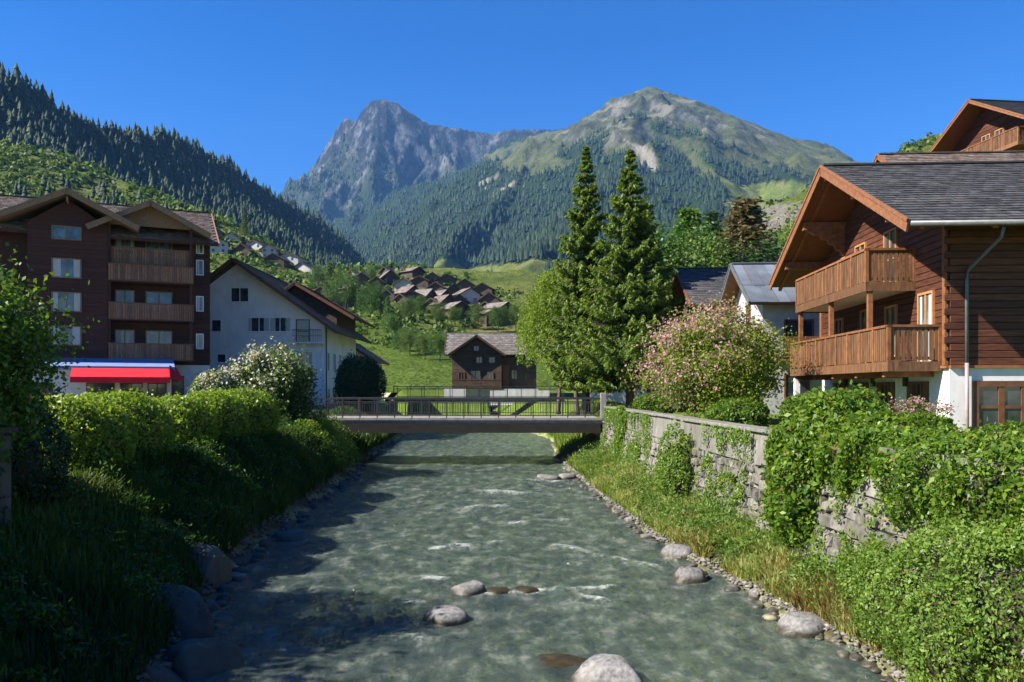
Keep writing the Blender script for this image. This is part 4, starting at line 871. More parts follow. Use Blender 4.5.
MB().box(4.5, 8.5, -1.3, 0.0, 1.75, 1.9).build('side_balcony', MT['oldwood'], HW); MB().box(4.5, 8.5, -1.34, -1.28, 1.92, 2.9).build('side_balcony_rail', MT['oldwood'], HW)
MB().tube([(0.35, -0.08, 6.7), (0.35, -0.08, -0.8)], 0.05, 6).build('downpipe', MT['steel'], HW)
gable_roof(HW, (5.0, 4.0, 11.3), (16.5, 4.0, 11.3), (0, -5.6, 0), 3.3, 2.3, 3.2, thick=0.16, cover='tile', size=(0.4, 0.35), barge='trim', deck='oldwood', name='dormer_roof')
MB().prism([V3((5.8, 0.2, 6.6)), V3((5.8, 7.0, 8.8)), V3((5.8, 4.0, 11.05)), V3((5.8, 0.2, 8.8))], (9, 0, 0)).build('dormer_wall', MT['oldwood'], HW)
house('house', 'small grey-roofed annexe behind the white house', (-15.6, 88.0, 2.6), R(90), 5.5, 8, 4.6, 6.4, 'plaster_old', 'greyroof', 0.8, frame='trim', barge='trim', wins=[('near', 1, 2, 1.5, 2.7), ('near', 4, 5, 1.5, 2.7)])

# ---------- apartment block on the left
HO = thing('apartment_block', 'dark brown timber apartment block with stacked wooden balconies', 'building', (-22.65, 60.0, 2.6), R(25))
MB().box(-20, 0, 0, 11, -1, 3.1).build('ground_floor', MT['plaster'], HO)
MB().box(-20, 0, 0.03, 11, 3.1, 12.4).build('main_wall', MT['hwood'], HO)
MB().box(-11.6, -6.8, -1.6, 0.0, 3.1, 12.6).build('bay_wall', MT['hwood'], HO)
MB().box(-11.6, -6.8, -1.58, 0.0, -1, 3.098).build('bay_ground_floor', MT['plaster'], HO)
MB().prism([V3((-11.6, -1.6, 12.6)), V3((-6.8, -1.6, 12.6)), V3((-9.2, -1.6, 14.3))], (0, 5, 0)).build('bay_gable', MT['hwood'], HO)
Bm = (V3((0, 0, 0)), V3((1, 0, 0)), V3((0, -1, 0))); Bb = (V3((0, -1.6, 0)), V3((1, 0, 0)), V3((0, -1, 0)))
z = 3.12
while z < 12.4:                                               # boards of the timber walls
    MB().wbox(Bb, -11.6, -6.8, z + 0.01, z + 0.29, 0.002, 0.035).build('plank', MT['hwood'], HO)
    MB().wbox(Bm, -6.8, 0.0, z + 0.01, z + 0.29, -0.028, 0.02).build('plank', MT['hwood'], HO); z += 0.3
gable_roof(HO, (-21.2, 5.5, 15.6), (0.45, 5.5, 15.6), (0, -7.0, 0), 3.6, thick=0.2, cover='tile', size=(0.4, 0.36), barge='hbarge', deck='hwood', bh=0.3)
MB().prism([V3((0, 0.0, 12.4)), V3((0, 11, 12.4)), V3((0, 5.5, 15.3))], (-20, 0, 0)).build('gable_wall', MT['hwood'], HO)
gable_roof(HO, (-4.1, -2.3, 14.55), (-4.1, 5.0, 14.55), (-4.0, 0, 0), 2.05, thick=0.16, cover='tile', size=(0.4, 0.36), barge='hbarge', deck='hbarge', bh=0.36, ends=(1, 0), name='balcony_roof')
gable_roof(HO, (-9.2, -2.8, 14.75), (-9.2, 5.2, 14.75), (-4.4, 0, 0), 2.2, thick=0.16, cover='tile', size=(0.4, 0.36), barge='hbarge', deck='hbarge', bh=0.36, ends=(1, 0), name='bay_roof')
MB().prism([V3((-7.0, -1.3, 12.9)), V3((-1.2, -1.3, 12.9)), V3((-4.1, -1.3, 14.4))], (0, 0.12, 0)).build('balcony_gable', MT['hbarge'], HO)
for x in (-6.7, -1.4): MB().box(x - 0.09, x + 0.09, -1.55, -1.37, 3.2, 12.9).build('balcony_post', MT['hwood'], HO)
MB().box(-9.26, -9.14, -2.7, -1.64, 13.95, 14.25).build('king_beam', MT['hbarge'], HO)
for zf, out in ((3.5, 1.55), (6.35, 1.55), (9.05, 1.7), (10.3, 1.2)):
    b = MB().box(-6.8, -1.25, -out, -0.03, zf - 0.2, zf).build('balcony', MT['hwood'], HO)
    mb = MB()
    for k in range(36):
        x = -6.75 + k * 0.152; mb.box(x, x + 0.125, -out - 0.03, -out, zf - 0.05, zf + 1.0)
    for k in range(9): mb.box(-1.25, -1.22, -out + k * 0.165, -out + k * 0.165 + 0.13, zf - 0.05, zf + 1.0)
    me = mb.mesh('slats', MT['hbalc']); a = me.attributes.new('tint', 'FLOAT', 'FACE'); a.data.foreach_set('value', np.repeat(rng.uniform(0, 1, len(me.polygons) // 6), 6).astype(np.float32))
    props(link('slats', me, b), kind='stuff')
    MB().box(-6.8, -1.2, -out - 0.06, -out + 0.06, zf + 1.0, zf + 1.08).build('handrail', MT['hbalc'], b)
    MB().box(-6.8, -1.2, -out - 0.05, -out - 0.032, zf - 0.12, zf - 0.05).build('fascia', MT['hbalc'], b)
for zf in (3.5, 6.35, 9.05, 11.3):
    window(HO, Bm, -6.4, -5.1, zf + (0.1 if zf < 11 else 0), zf + (2.1 if zf < 11 else 1.3), 'hbarge', 'glass_pale', 2, 1, curtain=True, lift=0.021)
    window(HO, Bm, -4.4, -2.6, zf + (0.1 if zf < 11 else 0), zf + (2.1 if zf < 11 else 1.3), 'hbarge', 'glass_pale', 2, 1, lift=0.021)
for zf in (4.3, 7.1, 9.8, 11.4):
    window(HO, Bm, -0.98, -0.45, zf, zf + 1.15, 'whitepaint', 'glass_pale', 1, 1, lift=0.021, curtain=True)
for zf in (4.3, 6.6, 8.9, 11.5): window(HO, Bb, -10.2, -8.4, zf, zf + (1.35 if zf < 11 else 0.95), 'hbarge', 'glass_pale', 2, 1, lift=0.036, curtain=zf < 11)
for u in (-5.6, -3.4): window(HO, Bm, u, u + 1.6, 0.0, 2.3, 'trim', 'glass', 2, 1)
window(HO, Bm, -0.9, -0.15, -0.2, 2.4, 'trim', 'glass', 1, 1, name='entrance_door')
window(HO, Bb, -10.8, -9.0, 0.3, 2.0, 'trim', 'glass', 2, 1)
MB().hexa([(-12.4, -4.4, 2.6), (-2.6, -4.4, 2.6), (-2.6, -0.05, 3.6), (-12.4, -0.05, 3.6), (-12.4, -4.4, 2.85), (-2.6, -4.4, 2.85), (-2.6, -0.05, 3.8), (-12.4, -0.05, 3.8)]).build('shop_canopy', MT['canopy'], HO)
MB().box(-12.0, -2.8, -4.0, -1.62, -1, 2.6).build('shop_front', MT['plaster'], HO)
Bs_ = (V3((0, -4.0, 0)), V3((1, 0, 0)), V3((0, -1, 0)))
for u0, u1 in ((-11.6, -9.9), (-8.0, -6.3), (-6.0, -4.6), (-4.3, -3.1)): window(HO, Bs_, u0, u1, -0.2, 1.75, 'trim', 'glass', 2, 1)
AW = thing('awning', 'bright red awning over the shop front of the apartment block', 'awning', (-22.65, 60.0, 2.6), R(25))
P = lambda x, y, z: V3((x, y, z))
MB().prism([P(-8.8, -4.46, 2.72), P(-8.8, -6.0, 2.12), P(-8.8, -6.0, 2.06), P(-8.8, -4.46, 2.66)], (5.8, 0, 0)).build('canvas', MT['awning'], AW)
MB().box(-8.8, -3.0, -6.03, -6.005, 1.75, 2.1).build('valance', MT['awning'], AW)
MB().prism([P(-2.98, -4.46, 2.7), P(-2.98, -6.0, 2.1), P(-2.98, -6.0, 1.75), P(-2.98, -4.46, 1.75)], (0.03, 0, 0)).build('side_flap', MT['awning'], AW)
MB().prism([P(-2.95, -4.4, 2.95), P(-2.95, -5.98, 2.05), P(-2.0, -4.3, 1.9), P(-2.5, -3.8, 2.85)], (0.0, 0.02, -0.05)).build('end_canvas', MT['awning'], AW)
for x in (-8.6, -3.2): MB().beam((x, -4.03, 2.0), (x, -5.98, 2.0), 0.05).build('arm', MT['whitepaint'], AW)

# ---------- old dark chalet at the end of the river
HF = thing('chalet', 'old dark wooden chalet with a stone-grey roof at the end of the river', 'house', (-1.3, 100.0, 2.7), R(90))
Wf = 6.2
MB().box(0, 9, -4.6, Wf, -1, 1.2).build('stone_base', MT['plaster'], HF)
gable_body(HF, Wf, 9, 1.2, 5.4, 7.6, Wf / 2, 'oldwood')
MB().box(1.6, 8.0, -4.4, -0.03, 1.2, 5.2).build('wing_wall', MT['oldwood'], HF)
planks(HF, basis('front', Wf, 9), lambda z: ((0, Wf) if z < 5.4 else (Wf / 2 - (7.5 - z) / 0.71, Wf / 2 + (7.5 - z) / 0.71)), 1.22, 7.4, 0.3, 'oldwood', 0.06)
gable_roof(HF, (-1.0, Wf / 2, 7.85), (5.0, Wf / 2, 7.85), (0, -(Wf / 2 + 0.5), 0), 2.45, thick=0.15, cover='greyroof', size=(0.5, 0.45), barge='oldwood', deck='oldwood', ends=(1, 0), name='gable_roof')
gable_roof(HF, (5.0, -5.4, 8.5), (5.0, Wf + 1.0, 8.5), (-4.4, 0, 0), 3.0, thick=0.15, cover='greyroof', size=(0.5, 0.45), barge='oldwood', deck='oldwood', name='main_roof')
MB().box(2.6, 3.2, -3.4, -2.8, 6.8, 8.1).build('chimney', MT['darkboulder'], HF)
Bq = basis('front', Wf, 9)
for u0, u1, z0, z1 in ((0.8, 1.6, 4.4, 5.2), (2.4, 3.2, 4.4, 5.2), (1.0, 1.8, 2.2, 3.3), (2.6, 3.9, 2.0, 3.5), (4.6, 5.4, 2.3, 3.3), (2.8, 3.5, 5.9, 6.6)):
    window(HF, Bq, u0, u1, z0, z1, 'trim', 'glass', 2, 1, lift=0.062)
Bq2 = (V3((1.6, -4.4, 0)), V3((0, 1, 0)), V3((-1, 0, 0)))
for u0, u1, z0, z1 in ((0.6, 1.5, 2.4, 3.6), (2.4, 3.2, 2.4, 3.6)): window(HF, Bq2, u0, u1, z0, z1, 'trim', 'glass', 2, 1)
MB().wbox(Bq2, 3.5, 4.3, 1.6, 4.2, 0.004, 0.08).build('orange_door', MT['barge'], HF)
b = MB().box(-1.1, -0.06, 0, Wf, 1.3, 1.45).build('balcony', MT['oldwood'], HF); mb = MB()
for k in range(30): mb.box(-1.12, -1.08, k * 0.205, k * 0.205 + 0.15, 1.45, 2.3)
props(mb.build('slats', MT['oldwood'], b), kind='stuff'); MB().box(-1.15, -1.05, 0, Wf, 2.3, 2.38).build('handrail', MT['trim'], b)
GW = MB(); 
for k, (x0, x1) in enumerate(((-8.0, -5.4), (-2.6, 4.4))):
    o = MB().box(x0, x1, 94.0, 94.3, 2.0, 3.7 if k else 3.9).build('garden_wall', MT['plaster_old'])
    props(o, 'low white garden wall right of the gap before the old dark chalet' if k else 'low white garden wall left of the gap before the old dark chalet', 'wall')

# ---------- houses on the hillside
def tiny(px, py, w, d, he, hr, wall, cover, rot, label, nwin=2):
    p = ground_at(px, py); sc_ = p.y / F
    W_, L = w, d
    T = thing('hillside_house', label, 'house', (p.x, p.y, p.z - 0.4), rot, 'houses of the hillside hamlet')
    gable_body(T, W_, L, -5, he, hr, W_ / 2, wall)
    sl = (hr - he) / (W_ / 2); o_ = 0.8
    gable_roof(T, (-o_, W_ / 2, hr + 0.15), (L + o_, W_ / 2, hr + 0.15), (0, -(W_ / 2 + o_), 0), sl * (W_ / 2 + o_), thick=0.2, deck='oldwood', cover=cover, size=(1.2, 0.9), barge='oldwood', bh=0.3)
    B = basis('front', W_, L)
    for r_ in range(2 if he > 4.5 else 1):
        for k in range(nwin):
            u = W_ * (k + 0.5) / nwin; window(T, B, u - 0.55, u + 0.55, 1.0 + r_ * 2.6, 2.3 + r_ * 2.6, 'trim', 'glass', 1, 1)
    for k in range(nwin): u = L * (k + 0.5) / nwin; window(T, basis('near', W_, L), u - 0.5, u + 0.5, 1.2, 2.5, 'trim', 'glass', 1, 1)
    return T
ordn = ['first', 'second', 'third', 'fourth', 'fifth', 'sixth', 'seventh', 'eighth', 'ninth', 'tenth', 'eleventh', 'twelfth', 'thirteenth', 'fourteenth', 'fifteenth', 'sixteenth', 'seventeenth']
terr = [(222, 240), (228, 254), (240, 246), (250, 258), (262, 254), (276, 259), (284, 268), (298, 267), (312, 276)]
for k, (px, py) in enumerate(terr):
    tiny(px, py, random.uniform(7, 12), random.uniform(7, 10), random.uniform(3.6, 5.6), 7.0, 'greyplaster' if k % 3 else 'oldwood', 'greyroof', R(90 + random.uniform(-25, 25)), f'pale hillside house, {ordn[k]} from the left in the terrace above the white house')
rowA = [(352, 290), (368, 286), (384, 290), (398, 284), (412, 292), (428, 288), (444, 296), (462, 298), (480, 304), (500, 308)]
for k, (px, py) in enumerate(rowA):
    tiny(px, py, random.uniform(6, 8), random.uniform(6, 8), random.uniform(2.8, 3.8), random.uniform(5, 6), 'oldwood' if k % 4 else 'greyplaster', 'greyroof' if k % 2 else 'tile', R(90 + random.uniform(-50, 50)), f'old brown hillside chalet, {ordn[k]} from the left in the upper row behind the meadow')
rowB = [(376, 304), (394, 302), (408, 308), (424, 306), (440, 313), (456, 312), (470, 319), (488, 321), (505, 324)]
for k, (px, py) in enumerate(rowB):
    tiny(px, py, random.uniform(5.5, 8), random.uniform(6, 8), random.uniform(2.8, 3.8), random.uniform(5, 6), 'oldwood', 'tile' if k % 3 else 'greyroof', R(90 + random.uniform(-50, 50)), f'old brown hillside chalet, {ordn[k]} from the left in the lower row behind the meadow')

rowE = [(322, 288), (336, 282), (330, 300), (346, 296), (352, 308), (364, 310), (356, 280)]
for k, (px, py) in enumerate(rowE):
    tiny(px, py, random.uniform(5.5, 7.5), random.uniform(6, 8), random.uniform(2.8, 3.6), random.uniform(4.8, 6), 'oldwood' if k % 3 else 'greyplaster', 'greyroof' if k % 2 else 'tile', R(90 + random.uniform(-50, 50)), f'small hillside chalet among trees, {ordn[k]} in the group right of the white house')
rowC = [(362, 297), (380, 296), (404, 300), (420, 299), (436, 304), (452, 304), (468, 309), (494, 315), (512, 316)]
for k, (px, py) in enumerate(rowC):
    tiny(px, py, random.uniform(5.5, 7), random.uniform(5.5, 7.5), random.uniform(2.6, 3.4), random.uniform(4.6, 5.6), 'oldwood', 'greyroof' if k % 3 else 'tile', R(90 + random.uniform(-60, 60)), f'old brown hillside chalet, {ordn[k]} from the left in the middle row behind the meadow')
rowD = [(390, 278), (410, 280), (424, 279), (440, 284), (456, 286), (474, 291), (492, 297)]
for k, (px, py) in enumerate(rowD):
    tiny(px, py, random.uniform(6, 8), random.uniform(6, 8), random.uniform(2.8, 3.8), random.uniform(5, 6), 'oldwood', 'greyroof' if k % 2 else 'tile', R(90 + random.uniform(-60, 60)), f'old brown hillside chalet, {ordn[k]} from the left in the topmost row behind the meadow')

# ================================================================ vegetation
def unit(v): return v / (np.linalg.norm(v, axis=-1, keepdims=True) + 1e-9)
def leaf_quads(P, size, nb=None, bias=0.6, aspect=0.55, axis=None, tint=None, r=rng):
    """diamond leaves at P; nb: preferred normals"""
    n = len(P); size = np.broadcast_to(size, (n,)) * r.uniform(0.7, 1.3, n)
    rn = unit(r.normal(size=(n, 3))); N_ = unit(rn + (nb * bias * 2 if nb is not None else np.array([0, 0, bias])))
    a = axis if axis is not None else r.normal(size=(n, 3)); a = unit(a - N_ * (a * N_).sum(-1, keepdims=True)); b = np.cross(N_, a)
    a = a * size[:, None]; b = b * (size * aspect)[:, None]
    V = np.stack([P - a * 0.5, P + b * 0.5 - a * 0.05, P + a * 0.5, P - b * 0.5 - a * 0.05], 1)
    t_ = np.clip(r.normal(0.5, 0.2, n), 0, 1) if tint is None else tint
    return V.reshape(-1, 3), np.arange(n * 4).reshape(n, 4), t_
def cat_q(parts):
    V = []; Fq = []; T_ = []; b = 0
    for v, f, t_ in parts: V.append(v); Fq.append(f + b); T_.append(t_); b += len(v)
    return np.concatenate(V), np.concatenate(Fq), np.concatenate(T_)
def crown_points(n, cen, rad, nclump, spread, r=rng, low=-0.75, fill=0.35, lobes=0.25):
    """leaf positions: clumps through an uneven ellipsoid"""
    d = unit(r.normal(size=(nclump * 3, 3))); d = d[d[:, 2] > low][:nclump]
    lob = 1 + lobes * (fbm(d[:, 0] * 2 + 5, d[:, 1] * 2 + d[:, 2] * 2, int(r.integers(1, 999)), 2) - 0.5) * 2
    rr = (1 - r.uniform(0, 1, len(d)) ** 2 * (1 - fill)) * lob
    C = d * rr[:, None]
    k = r.integers(0, len(C), n); off = r.normal(size=(n, 3)) * spread * r.uniform(0.6, 1.4, len(C))[k][:, None]
    Pn = C[k] + off; nb = unit(Pn + off * 1.5)
    ct = r.uniform(-0.16, 0.16, len(C))[k]
    return np.array(cen) + Pn * np.array(rad), nb, ct
def trunk_mesh(mb, base, top, r0, r1, bend=0.2, limbs=8, rad=(2, 2, 2), cen=None, r=random):
    base = V3(base); top = V3(top); mid = (base + top) / 2 + V3((r.uniform(-bend, bend), r.uniform(-bend, bend), 0))
    mb.tube([base - V3((0, 0, 0.3)), base + V3((0, 0, 0.05)), (base + mid) / 2, mid, top], [r0 * 1.3, r0, r0 * 0.85, (r0 + r1) / 2, r1], 8)
    cen = V3(cen) if cen is not None else top
    for k in range(limbs):
        t = r.uniform(0.35, 0.95); p = base.lerp(top, t); a = 6.28 * k / limbs + r.uniform(-0.4, 0.4); el = r.uniform(0.1, 1.1)
        q = cen + V3((math.cos(a) * math.cos(el) * rad[0], math.sin(a) * math.cos(el) * rad[1], math.sin(el) * rad[2])) * r.uniform(0.6, 0.85)
        m = p.lerp(q, 0.5) + V3((0, 0, 0.1 * rad[2])); w = r0 * (1 - t * 0.5) * 0.5
        mb.tube([p, m, q], [w, w * 0.6, w * 0.18], 5)
    return mb
def broadleaf(name, label, cat, base, height, cen_h, rad, nleaf, lsize, mat, nclump=90, spread=0.17, low=-0.75, limbs=9, r0=0.14, group=None, tshift=0.0, blossom=0.0, bdir=None, lobes=0.25, fill=0.35):
    base = V3(base); T = thing(name, label, cat, base, 0, group)
    cen = (0, 0, cen_h); mb = trunk_mesh(MB(), (0, 0, 0), (0, 0, cen_h + rad[2] * 0.5), r0, r0 * 0.25, 0.25 * rad[0] * 0.4, limbs, rad, cen)
    mb.build('trunk', MT['bark'], T, smooth=True)
    P_, nb, ct = crown_points(nleaf, cen, rad, nclump, spread, low=low, fill=fill, lobes=lobes)
    ti = np.clip(rng.normal(0.45, 0.15, len(P_)) + ct + tshift, 0.0, 0.8 if blossom else 0.955)
    if blossom:
        out = ((P_ - np.array(cen)) / np.array(rad)); rr = np.linalg.norm(out, axis=1); pr = blossom * sstep(0.75, 1.0, rr)
        if bdir is not None: pr = pr * np.clip(0.35 + out @ np.array(bdir), 0, 1.2)
        fl = rng.uniform(0, 1, len(P_)) < pr; ti = np.where(fl, rng.uniform(0.9, 1.0, len(P_)), ti)
    v, f, t_ = leaf_quads(P_, lsize, nb, 0.45, 0.6, tint=ti)
    props(link('crown', npmesh('crown', v, f, MT[mat], tint=t_), T), kind='stuff'); return T
def hedge(name, label, pts, nleaf, lsize, mat, cat='hedge', tshift=0.0, group=None, core=0.82, lump=0.18, axisup=0.0, sq=0.88):
    """pts: list of (x, y, z_bottom, z_top, rx, ry) rounded lobes joined into one hedge"""
    x0 = np.mean([p[0] for p in pts]); y0 = np.mean([p[1] for p in pts]); z0 = min(p[2] for p in pts)
    T = thing(name, label, cat, (x0, y0, z0), 0, group)
    E = [(p[0] - x0, p[1] - y0, (p[2] + p[3]) / 2 - z0, p[4], p[5], (p[3] - p[2]) / 2) for p in pts]
    mb = MB()
    for e in E:
        bm = bmesh.new(); bmesh.ops.create_icosphere(bm, subdivisions=3, radius=1)
        vv = np.array([v.co[:] for v in bm.verts]); ff = [tuple(v.index for v in f_.verts) for f_ in bm.faces]; bm.free()
        sgn = np.sign(vv) * np.abs(vv) ** sq; vv = sgn * core * np.array(e[3:6]) + np.array(e[:3])
        mb.add(vv.tolist(), ff)
    mb.build('shade_core', MT['hedge_core'], T)  # solid dark core stands in for the shade inside the foliage
    wts = np.array([e[3] * e[5] + e[4] * e[5] + e[3] * e[4] for e in E]); cnt = (nleaf * wts / wts.sum()).astype(int); PP = []; NN = []
    for e, m in zip(E, cnt):
        d = unit(rng.normal(size=(m, 3))); q = np.sign(d) * np.abs(d) ** sq
        lum = 1 + lump * (fbm(q[:, 0] * e[3] * 1.6 + 9 * e[0], q[:, 1] * e[4] * 1.6 + q[:, 2] * e[5] * 1.6, 17, 3) - 0.5) * 2
        dep = 1.03 - np.abs(rng.normal(0, 0.1, m)) + np.where(rng.uniform(size=m) < 0.1, rng.uniform(0, 0.16, m), 0)
        p = q * np.array(e[3:6]) * (lum * dep)[:, None] + np.array(e[:3]); ok = np.ones(m, bool)
        for e2 in E:
            if e2 is e: continue
            s_ = np.abs((p - np.array(e2[:3])) / (np.array(e2[3:6]) * 0.85)); ok &= (s_ ** 2.5).sum(1) > 1
        PP.append(p[ok]); NN.append(d[ok])
    P_ = np.concatenate(PP); Nn = np.concatenate(NN)
    ti = np.clip(rng.normal(0.45, 0.17, len(P_)) + tshift + 0.35 * (fbm(P_[:, 0] * 2.2, P_[:, 1] * 2.2 + P_[:, 2] * 2.2, 8, 3) - 0.5), 0, 0.955)
    ti = np.where(rng.uniform(size=len(P_)) < 0.02, 1.0, ti)
    v, f, t_ = leaf_quads(P_, lsize * rng.uniform(0.55, 1.35, len(P_)), Nn, 0.45, 0.55, tint=ti, axis=(rng.normal(size=(len(P_), 3)) + np.array([0, 0, axisup])) if axisup else None)
    props(link('foliage', npmesh('foliage', v, f, MT[mat], tint=t_), T), kind='stuff'); return T
# ---- left bank hedges and shrubs
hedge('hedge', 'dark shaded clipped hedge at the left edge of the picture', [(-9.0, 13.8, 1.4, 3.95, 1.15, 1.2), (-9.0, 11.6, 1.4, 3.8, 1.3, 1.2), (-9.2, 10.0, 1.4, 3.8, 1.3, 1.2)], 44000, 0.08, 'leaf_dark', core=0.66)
hedge('hedge', 'sunlit rounded hedge in front of the red awning', [(-9.35, 17.0, 1.75, 3.8, 1.15, 1.35), (-9.45, 19.2, 1.9, 3.88, 1.1, 1.35)], 38000, 0.085, 'leaf_hedge', tshift=0.4, core=0.8, lump=0.16, sq=0.8)  # raised tint puts the sunlit look into the leaf colour
hedge('hedge', 'longer sunlit hedge between the awning and the footbridge', [(-9.6, 22.9, 2.1, 3.75, 0.95, 1.35), (-9.55, 25.4, 2.1, 3.88, 1.0, 1.5), (-9.4, 28.2, 2.1, 3.95, 1.0, 1.6)], 38000, 0.095, 'leaf_hedge', tshift=0.36, core=0.8, lump=0.16, sq=0.8)  # sunlight again set into the leaves by the tint shift
broadleaf('tree', 'leafy broadleaf tree at the left edge before the apartment block', 'tree', (-9.1, 12.4, 2.2), 5, 2.25, (1.75, 1.7, 1.6), 34000, 0.095, 'leaf_tree', 110, 0.15, r0=0.16, tshift=0.08, lobes=0.4)
broadleaf('tree', 'broadleaf tree out of view beyond the left edge of the picture', 'tree', (-13.5, 10.6, 2.3), 9, 3.6, (2.6, 2.6, 2.3), 18000, 0.22, 'leaf_tree', 90, 0.16, r0=0.2, lobes=0.35)  # unseen tree; its shade falls on the left bank and water
broadleaf('tree', 'broadleaf tree beyond the left edge nearest the viewer', 'tree', (-13.0, 6.2, 2.3), 9, 4.2, (2.8, 2.8, 2.9), 18000, 0.23, 'leaf_tree', 90, 0.16, r0=0.2, lobes=0.35)
broadleaf('blossom_shrub', 'white-flowering shrub in front of the white house', 'shrub', (-10.9, 36.0, 2.3), 4, 1.6, (1.85, 1.7, 1.75), 24000, 0.15, 'leaf_white', 70, 0.17, -1, 6, 0.1, blossom=0.6, bdir=(-0.6, -0.1, 0.4))
hedge('shrub', 'pale flowering bush left of the white-flowering shrub', [(-12.4, 33.5, 2.2, 4.7, 1.0, 1.0)], 9000, 0.13, 'leaf_white', 'shrub', tshift=0.3)
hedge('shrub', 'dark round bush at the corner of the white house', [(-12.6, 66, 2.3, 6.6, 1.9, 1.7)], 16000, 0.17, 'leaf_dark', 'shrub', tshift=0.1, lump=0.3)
PI_ = thing('gate_pillar', 'stone pillar with a cap at the far left edge beside the dark hedge', 'pillar', (-7.68, 12.0, 1.45))
MB().box(-0.55, 0.0, -0.3, 0.3, -0.8, 1.85).build('shaft', MT['darkboulder'], PI_, bevel=0.03); MB().box(-0.62, 0.07, -0.36, 0.36, 1.86, 1.96).build('cap', MT['darkboulder'], PI_, bevel=0.02)
# ---- right bank
hedge('hedge', 'bushy laurel hedge spilling over the wall before the chalet', [(6.65, 16.4, 1.0, 3.82, 1.2, 1.2), (5.85, 15.9, 0.7, 3.3, 0.7, 1.0), (6.5, 15.2, 1.6, 3.55, 0.8, 0.8), (6.25, 14.2, 2.1, 3.45, 0.75, 0.75), (6.2, 13.4, 2.5, 3.38, 0.6, 0.75)], 54000, 0.11, 'leaf_hedge', tshift=0.1, lump=0.4, core=0.72)
hedge('hedge', 'dense rounded hedge on the wall at the right edge', [(6.6, 12.1, 1.65, 3.4, 0.95, 0.9), (6.5, 11.1, 1.7, 3.35, 0.9, 0.85), (6.55, 10.0, 1.7, 3.35, 0.95, 0.9), (7.7, 11.9, 1.9, 3.4, 1.1, 1.0), (6.7, 8.8, 1.6, 3.35, 0.95, 0.9)], 56000, 0.08, 'leaf_hedge', tshift=0.12, lump=0.35, core=0.74)
hedge('shrub', 'large fine-leaved willow shrub in the bottom right corner', [(5.75, 10.5, -0.1, 2.25, 0.7, 0.8), (5.45, 9.8, -0.1, 1.7, 0.6, 0.7), (6.1, 9.5, -0.1, 2.4, 0.8, 0.8), (5.5, 11.5, 0.1, 1.75, 0.5, 0.8), (5.6, 12.5, 0.3, 1.5, 0.4, 0.7)], 76000, 0.055, 'leaf_willow', 'shrub', tshift=0.16, lump=0.6, core=0.55, axisup=0.6)
hedge('shrub', 'small leafy shrub growing against the wall halfway to the bridge', [(5.1, 24.8, 0.4, 2.75, 0.4, 0.8), (4.9, 23.9, 0.4, 1.9, 0.4, 0.6), (5.0, 25.9, 0.4, 1.7, 0.35, 0.6)], 9000, 0.1, 'leaf_willow', 'shrub', tshift=0.15, lump=0.9, core=0.45)
broadleaf('lilac_tree', 'round lilac tree with pinkish blossom behind the wall', 'tree', (7.45, 29.5, 2.7), 5, 2.1, (2.35, 2.2, 1.9), 50000, 0.11, 'leaf_lilac', 120, 0.15, -0.85, 9, 0.11, blossom=0.5, bdir=(-0.6, -0.1, 0.55), tshift=0.22)
for k, (x, y, h, lab) in enumerate(((9.2, 24.5, 1.1, 'low green bush behind the wall between lilac tree and hedge'), (7.0, 25.0, 0.9, 'low green bush under the lilac tree by the wall'), (10.2, 20.4, 0.6, 'low bush at the foot of the chalet balcony'), (9.3, 33, 1.4, 'green bush right behind the lilac tree'), (6.6, 37.5, 1.0, 'low green bush between lilac tree and spruces'))):
    hedge('bush', lab, [(x, y, 2.5, 2.7 + h, 0.9, 0.9)], 7000, 0.11, 'leaf_hedge', 'bush', tshift=0.05, lump=0.35)
broadleaf('rose_bush', 'small pale pink rose bush at the foot of the white chalet wall', 'bush', (11.0, 21.6, 2.7), 1.2, 0.45, (0.75, 0.6, 0.5), 3200, 0.07, 'leaf_lilac', 30, 0.2, -0.6, 5, 0.03, blossom=0.6)
